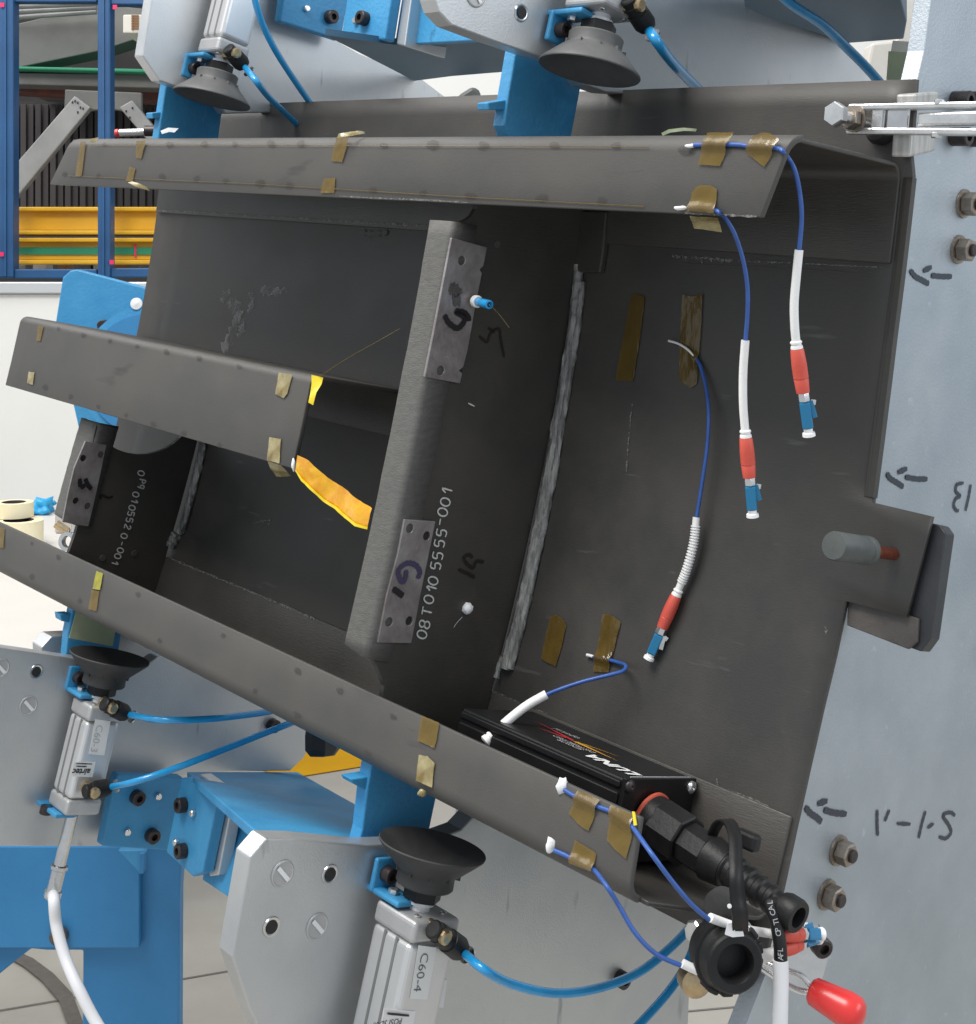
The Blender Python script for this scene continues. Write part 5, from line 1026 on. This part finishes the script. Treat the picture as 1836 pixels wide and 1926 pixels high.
# ================================================================== adhesive tapes
def tape(pix, surf, m, label, group='amber tape pieces on the panel', lift=0.0009, nf=nh):
    P = [surf(u, v) for u, v in pix]; c = sum(P, Vector()) / len(P); n = nf(c)
    o = wrinkled('tape_strip', [p + n * lift for p in P], n, m, 0.00034, 130, drape=[p for p in FIB if (p - c).length < 0.06])
    # wrinkle the outline a little
    return props(o, label, 'tape', group)
fs, fmm, fbb, fsk = f1, fm, fb, sk
T_ = [
 ([(153, 266), (163, 266), (155, 331), (143, 331)], fs, 'kapton', 'leftmost amber tape crossing the top flange'),
 ([(258, 265), (277, 264), (267, 299), (257, 297)], fs, 'kapton', 'second amber tape from the left on the top flange, upper piece'),
 ([(245, 313), (256, 317), (251, 342), (238, 340)], fs, 'kapton', 'second amber tape from the left on the top flange, lower piece'),
 ([(634, 258), (658, 258), (652, 284), (645, 305), (624, 303)], fs, 'kapton', 'crinkled amber tape at the upper edge of the top flange near its middle'),
 ([(610, 336), (632, 334), (630, 363), (605, 363)], fs, 'kapton', 'short amber tape at the lower edge of the top flange near its middle'),
 ([(1332, 250), (1381, 249), (1368, 284), (1356, 312), (1314, 310)], fs, 'kapton', 'amber tape over the upper blue fibre, left one at the end of the top flange'),
 ([(1418, 256), (1432, 250), (1448, 250), (1468, 262), (1455, 290), (1439, 314), (1420, 300), (1405, 287)], fs, 'kapton', 'pointed amber tape over the upper blue fibre at the very end of the top flange'),
 ([(1303, 362), (1310, 352), (1322, 348), (1340, 349), (1350, 357), (1349, 402), (1297, 398)], fs, 'kapton', 'round topped amber tape over the lower blue fibre on the top flange'),
 ([(72, 612), (83, 614), (77, 642), (70, 641)], fmm, 'kapton', 'small amber tape at the upper left of the middle flange'),
 ([(55, 699), (66, 701), (63, 724), (52, 721)], fmm, 'kapton_light', 'small amber tape at the lower left of the middle flange'),
 ([(526, 701), (551, 705), (542, 741), (535, 749), (519, 741)], fmm, 'kapton_light', 'pale shiny tape at the upper right of the middle flange'),
 ([(508, 822), (530, 826), (527, 872), (503, 866)], fmm, 'kapton_light', 'pale shiny tape at the lower right of the middle flange'),
 ([(183, 1074), (195, 1079), (190, 1110), (175, 1108)], fbb, 'tape_olive', 'olive tape on the left part of the bottom flange, upper piece'),
 ([(174, 1110), (188, 1112), (183, 1150), (168, 1146)], fbb, 'kapton', 'amber tape on the left part of the bottom flange below the olive one'),
 ([(0, 990), (10, 994), (8, 1032), (0, 1030)], fbb, 'kapton', 'amber tape at the far left end of the bottom flange'),
 ([(795, 1346), (828, 1360), (824, 1385), (819, 1408), (787, 1393)], fbb, 'kapton', 'upper one of two amber tapes at the middle of the bottom flange'),
 ([(789, 1420), (806, 1422), (819, 1436), (814, 1482), (784, 1468)], fbb, 'kapton_light', 'lower paler one of two amber tapes at the middle of the bottom flange'),
 ([(1090, 1486), (1131, 1505), (1120, 1535), (1109, 1564), (1088, 1550), (1072, 1531)], fbb, 'kapton', 'amber tape over the upper fibre near the right end of the bottom flange'),
 ([(1152, 1514), (1194, 1533), (1190, 1575), (1179, 1616), (1160, 1600), (1143, 1580)], fbb, 'kapton', 'large amber tape wrapped at the right end corner of the bottom flange'),
 ([(1083, 1580), (1104, 1592), (1123, 1606), (1118, 1640), (1074, 1624)], fbb, 'kapton', 'amber tape over the lower fibre at the right end of the bottom flange'),
 ([(1189, 556), (1200, 553), (1214, 558), (1206, 630), (1192, 717), (1159, 715), (1172, 640)], fsk, 'kapton_dark', 'upper left long brown tape stuck on the skin'),
 ([(1285, 554), (1304, 558), (1323, 552), (1320, 620), (1312, 722), (1300, 730), (1278, 714), (1281, 630)], fsk, 'kapton_dark', 'upper right long brown tape stuck on the skin where a fibre starts'),
 ([(1036, 1160), (1048, 1156), (1060, 1164), (1066, 1176), (1058, 1215), (1046, 1254), (1030, 1246), (1019, 1238)], fsk, 'kapton_dark', 'lower left brown tape stuck on the skin'),
 ([(1135, 1155), (1150, 1156), (1169, 1170), (1158, 1215), (1146, 1265), (1117, 1263), (1126, 1210)], fsk, 'kapton_dark', 'lower right brown tape stuck on the skin where a fibre starts'),
]
for pix, sf, m, lab in T_: tape(pix, sf, m, lab, lift=0.0008 if sf is not fsk else 0.0008)
def flap(pix, m, label, th=0.0003, amp=0.0008):
    V = []; Fc = []
    for a, b in pix: V += [Vector(a), Vector(b)]
    for i in range(len(pix) - 1): Fc.append((2 * i, 2 * i + 1, 2 * i + 3, 2 * i + 2))
    bm = bmesh.new(); vv = [bm.verts.new(p) for p in V]
    for f in Fc: bm.faces.new([vv[k] for k in f])
    bmesh.ops.subdivide_edges(bm, edges=bm.edges, cuts=3, use_grid_fill=True); bm.normal_update()
    for v in bm.verts: v.co += v.normal * amp * (noise.noise(v.co * 90) + 0.6 * noise.noise(v.co * 210))
    bmesh.ops.triangulate(bm, faces=bm.faces); bm.verts.index_update(); V = [v.co.copy() for v in bm.verts]; Fc = [[v.index for v in f.verts] for f in bm.faces]; bm.free()
    o = mob('tape_strip', V, Fc, m, None, 32); return props(o, label, 'tape', 'amber tape pieces on the panel')
D = lambda u, v, dd: ond(u, v, dd)
flap([(D(1297, 406, .822), D(1350, 410, .815)), (D(1302, 418, .835), D(1354, 422, .83)), (D(1306, 430, .84), D(1358, 436, .835))], 'kapton_light', 'loose end of tape folded under the lower edge of the top flange')
flap([(D(240, 343, 1.22), D(250, 342, 1.22)), (D(255, 351, 1.215), D(262, 345, 1.215)), (D(282, 359, 1.21), D(276, 351, 1.21))], 'kapton_light', 'loose pale tape curl below the left part of the top flange')
flap([(D(637, 251, 1.08), D(634, 259, 1.08)), (D(655, 249, 1.08), D(660, 256, 1.075)), (D(676, 246, 1.08), D(684, 252, 1.08)), (D(686, 248, 1.085), D(687, 254, 1.085))], 'kapton_light', 'crumpled yellow tape end standing on the top stringer near its middle')
flap([(D(1244, 250, .90), D(1247, 255, .90)), (D(1258, 243, .90), D(1262, 249, .90)), (D(1285, 240, .90), D(1288, 246, .90)), (D(1310, 242, .91), D(1308, 247, .91))], 'tape_green', 'pale yellow tape curl standing on the top stringer near its right end')
flap([(D(166, 262, 1.25), D(171, 268, 1.25)), (D(186, 258, 1.25), D(180, 268, 1.25))], 'kapton_light', 'small pale tape corner at the left end of the top stringer')
flap([(D(302, 246, 1.30), D(305, 252, 1.30)), (D(316, 240, 1.30), D(318, 248, 1.30)), (D(336, 241, 1.30), D(328, 249, 1.30))], 'paper', 'white paper scrap on the top left blue holding arm')
flap([(D(586, 705, 1.075), D(608, 710, 1.075)), (D(586, 722, 1.073), D(605, 722, 1.073)), (D(583, 742, 1.07), D(595, 738, 1.07)), (D(580, 757, 1.068), D(589, 762, 1.068))], 'tape_yellow', 'bright yellow tape tail hanging at the right end of the middle flange')
flap([(D(503, 868, 1.093), D(528, 873, 1.09)), (D(510, 884, 1.10), D(540, 888, 1.09)), (D(520, 895, 1.105), D(548, 896, 1.095))], 'kapton_light', 'tape end wrapped under the lower right corner of the middle flange')
a_ = [((560, 856, 1.068), (556, 886, 1.072)), ((580, 866, 1.058), (566, 905, 1.066)), ((600, 884, 1.052), (588, 925, 1.058)), ((622, 902, 1.044), (608, 944, 1.052)), ((644, 915, 1.036), (630, 958, 1.040)), ((664, 932, 1.026), (648, 974, 1.034)), ((682, 946, 1.018), (668, 990, 1.022)), ((700, 956, 1.012), (690, 996, 1.014))]
flap([(D(*p), D(*q_)) for p, q_ in a_], 'kapton_orange', 'bright orange tape stretched from the middle flange to the near frame', amp=0.0011)
ol_ = [(D(p[0] - 1, p[1] - 4, p[2] - .001), D(p[0], p[1] + 3, p[2] - .001)) for p, q_ in a_]
flap([(D(lerp(p[0], q_[0], .88), lerp(p[1], q_[1], .88), q_[2] - .0022), D(q_[0], q_[1], q_[2] - .0016)) for p, q_ in a_], 'tape_yellow', 'yellow folded lower edge of the stretched orange tape')
blob('x', D(552, 874, 1.073), 0.003, 'glue_white', t2, (.5, .5, 1.6), 4).name = 'clear_glue'
g_ = thing('glue_drop', HBf(795, 1492), 'small amber glue drop under the paler tape of the bottom flange', 'glue')
blob('drop', HBf(793, 1491), 0.0028, 'kapton_light', g_, (1, .7, 1), 2)
slab('gold_edge', [HBf(u, v, .003) for u, v in ((1189, 1526), (1193, 1527), (1197, 1552), (1192, 1553))], -EH(-.27) * 0.0008, 'tape_yellow', g_)
g_['label'] = 'small amber glue drops on the lower edge of the bottom flange'
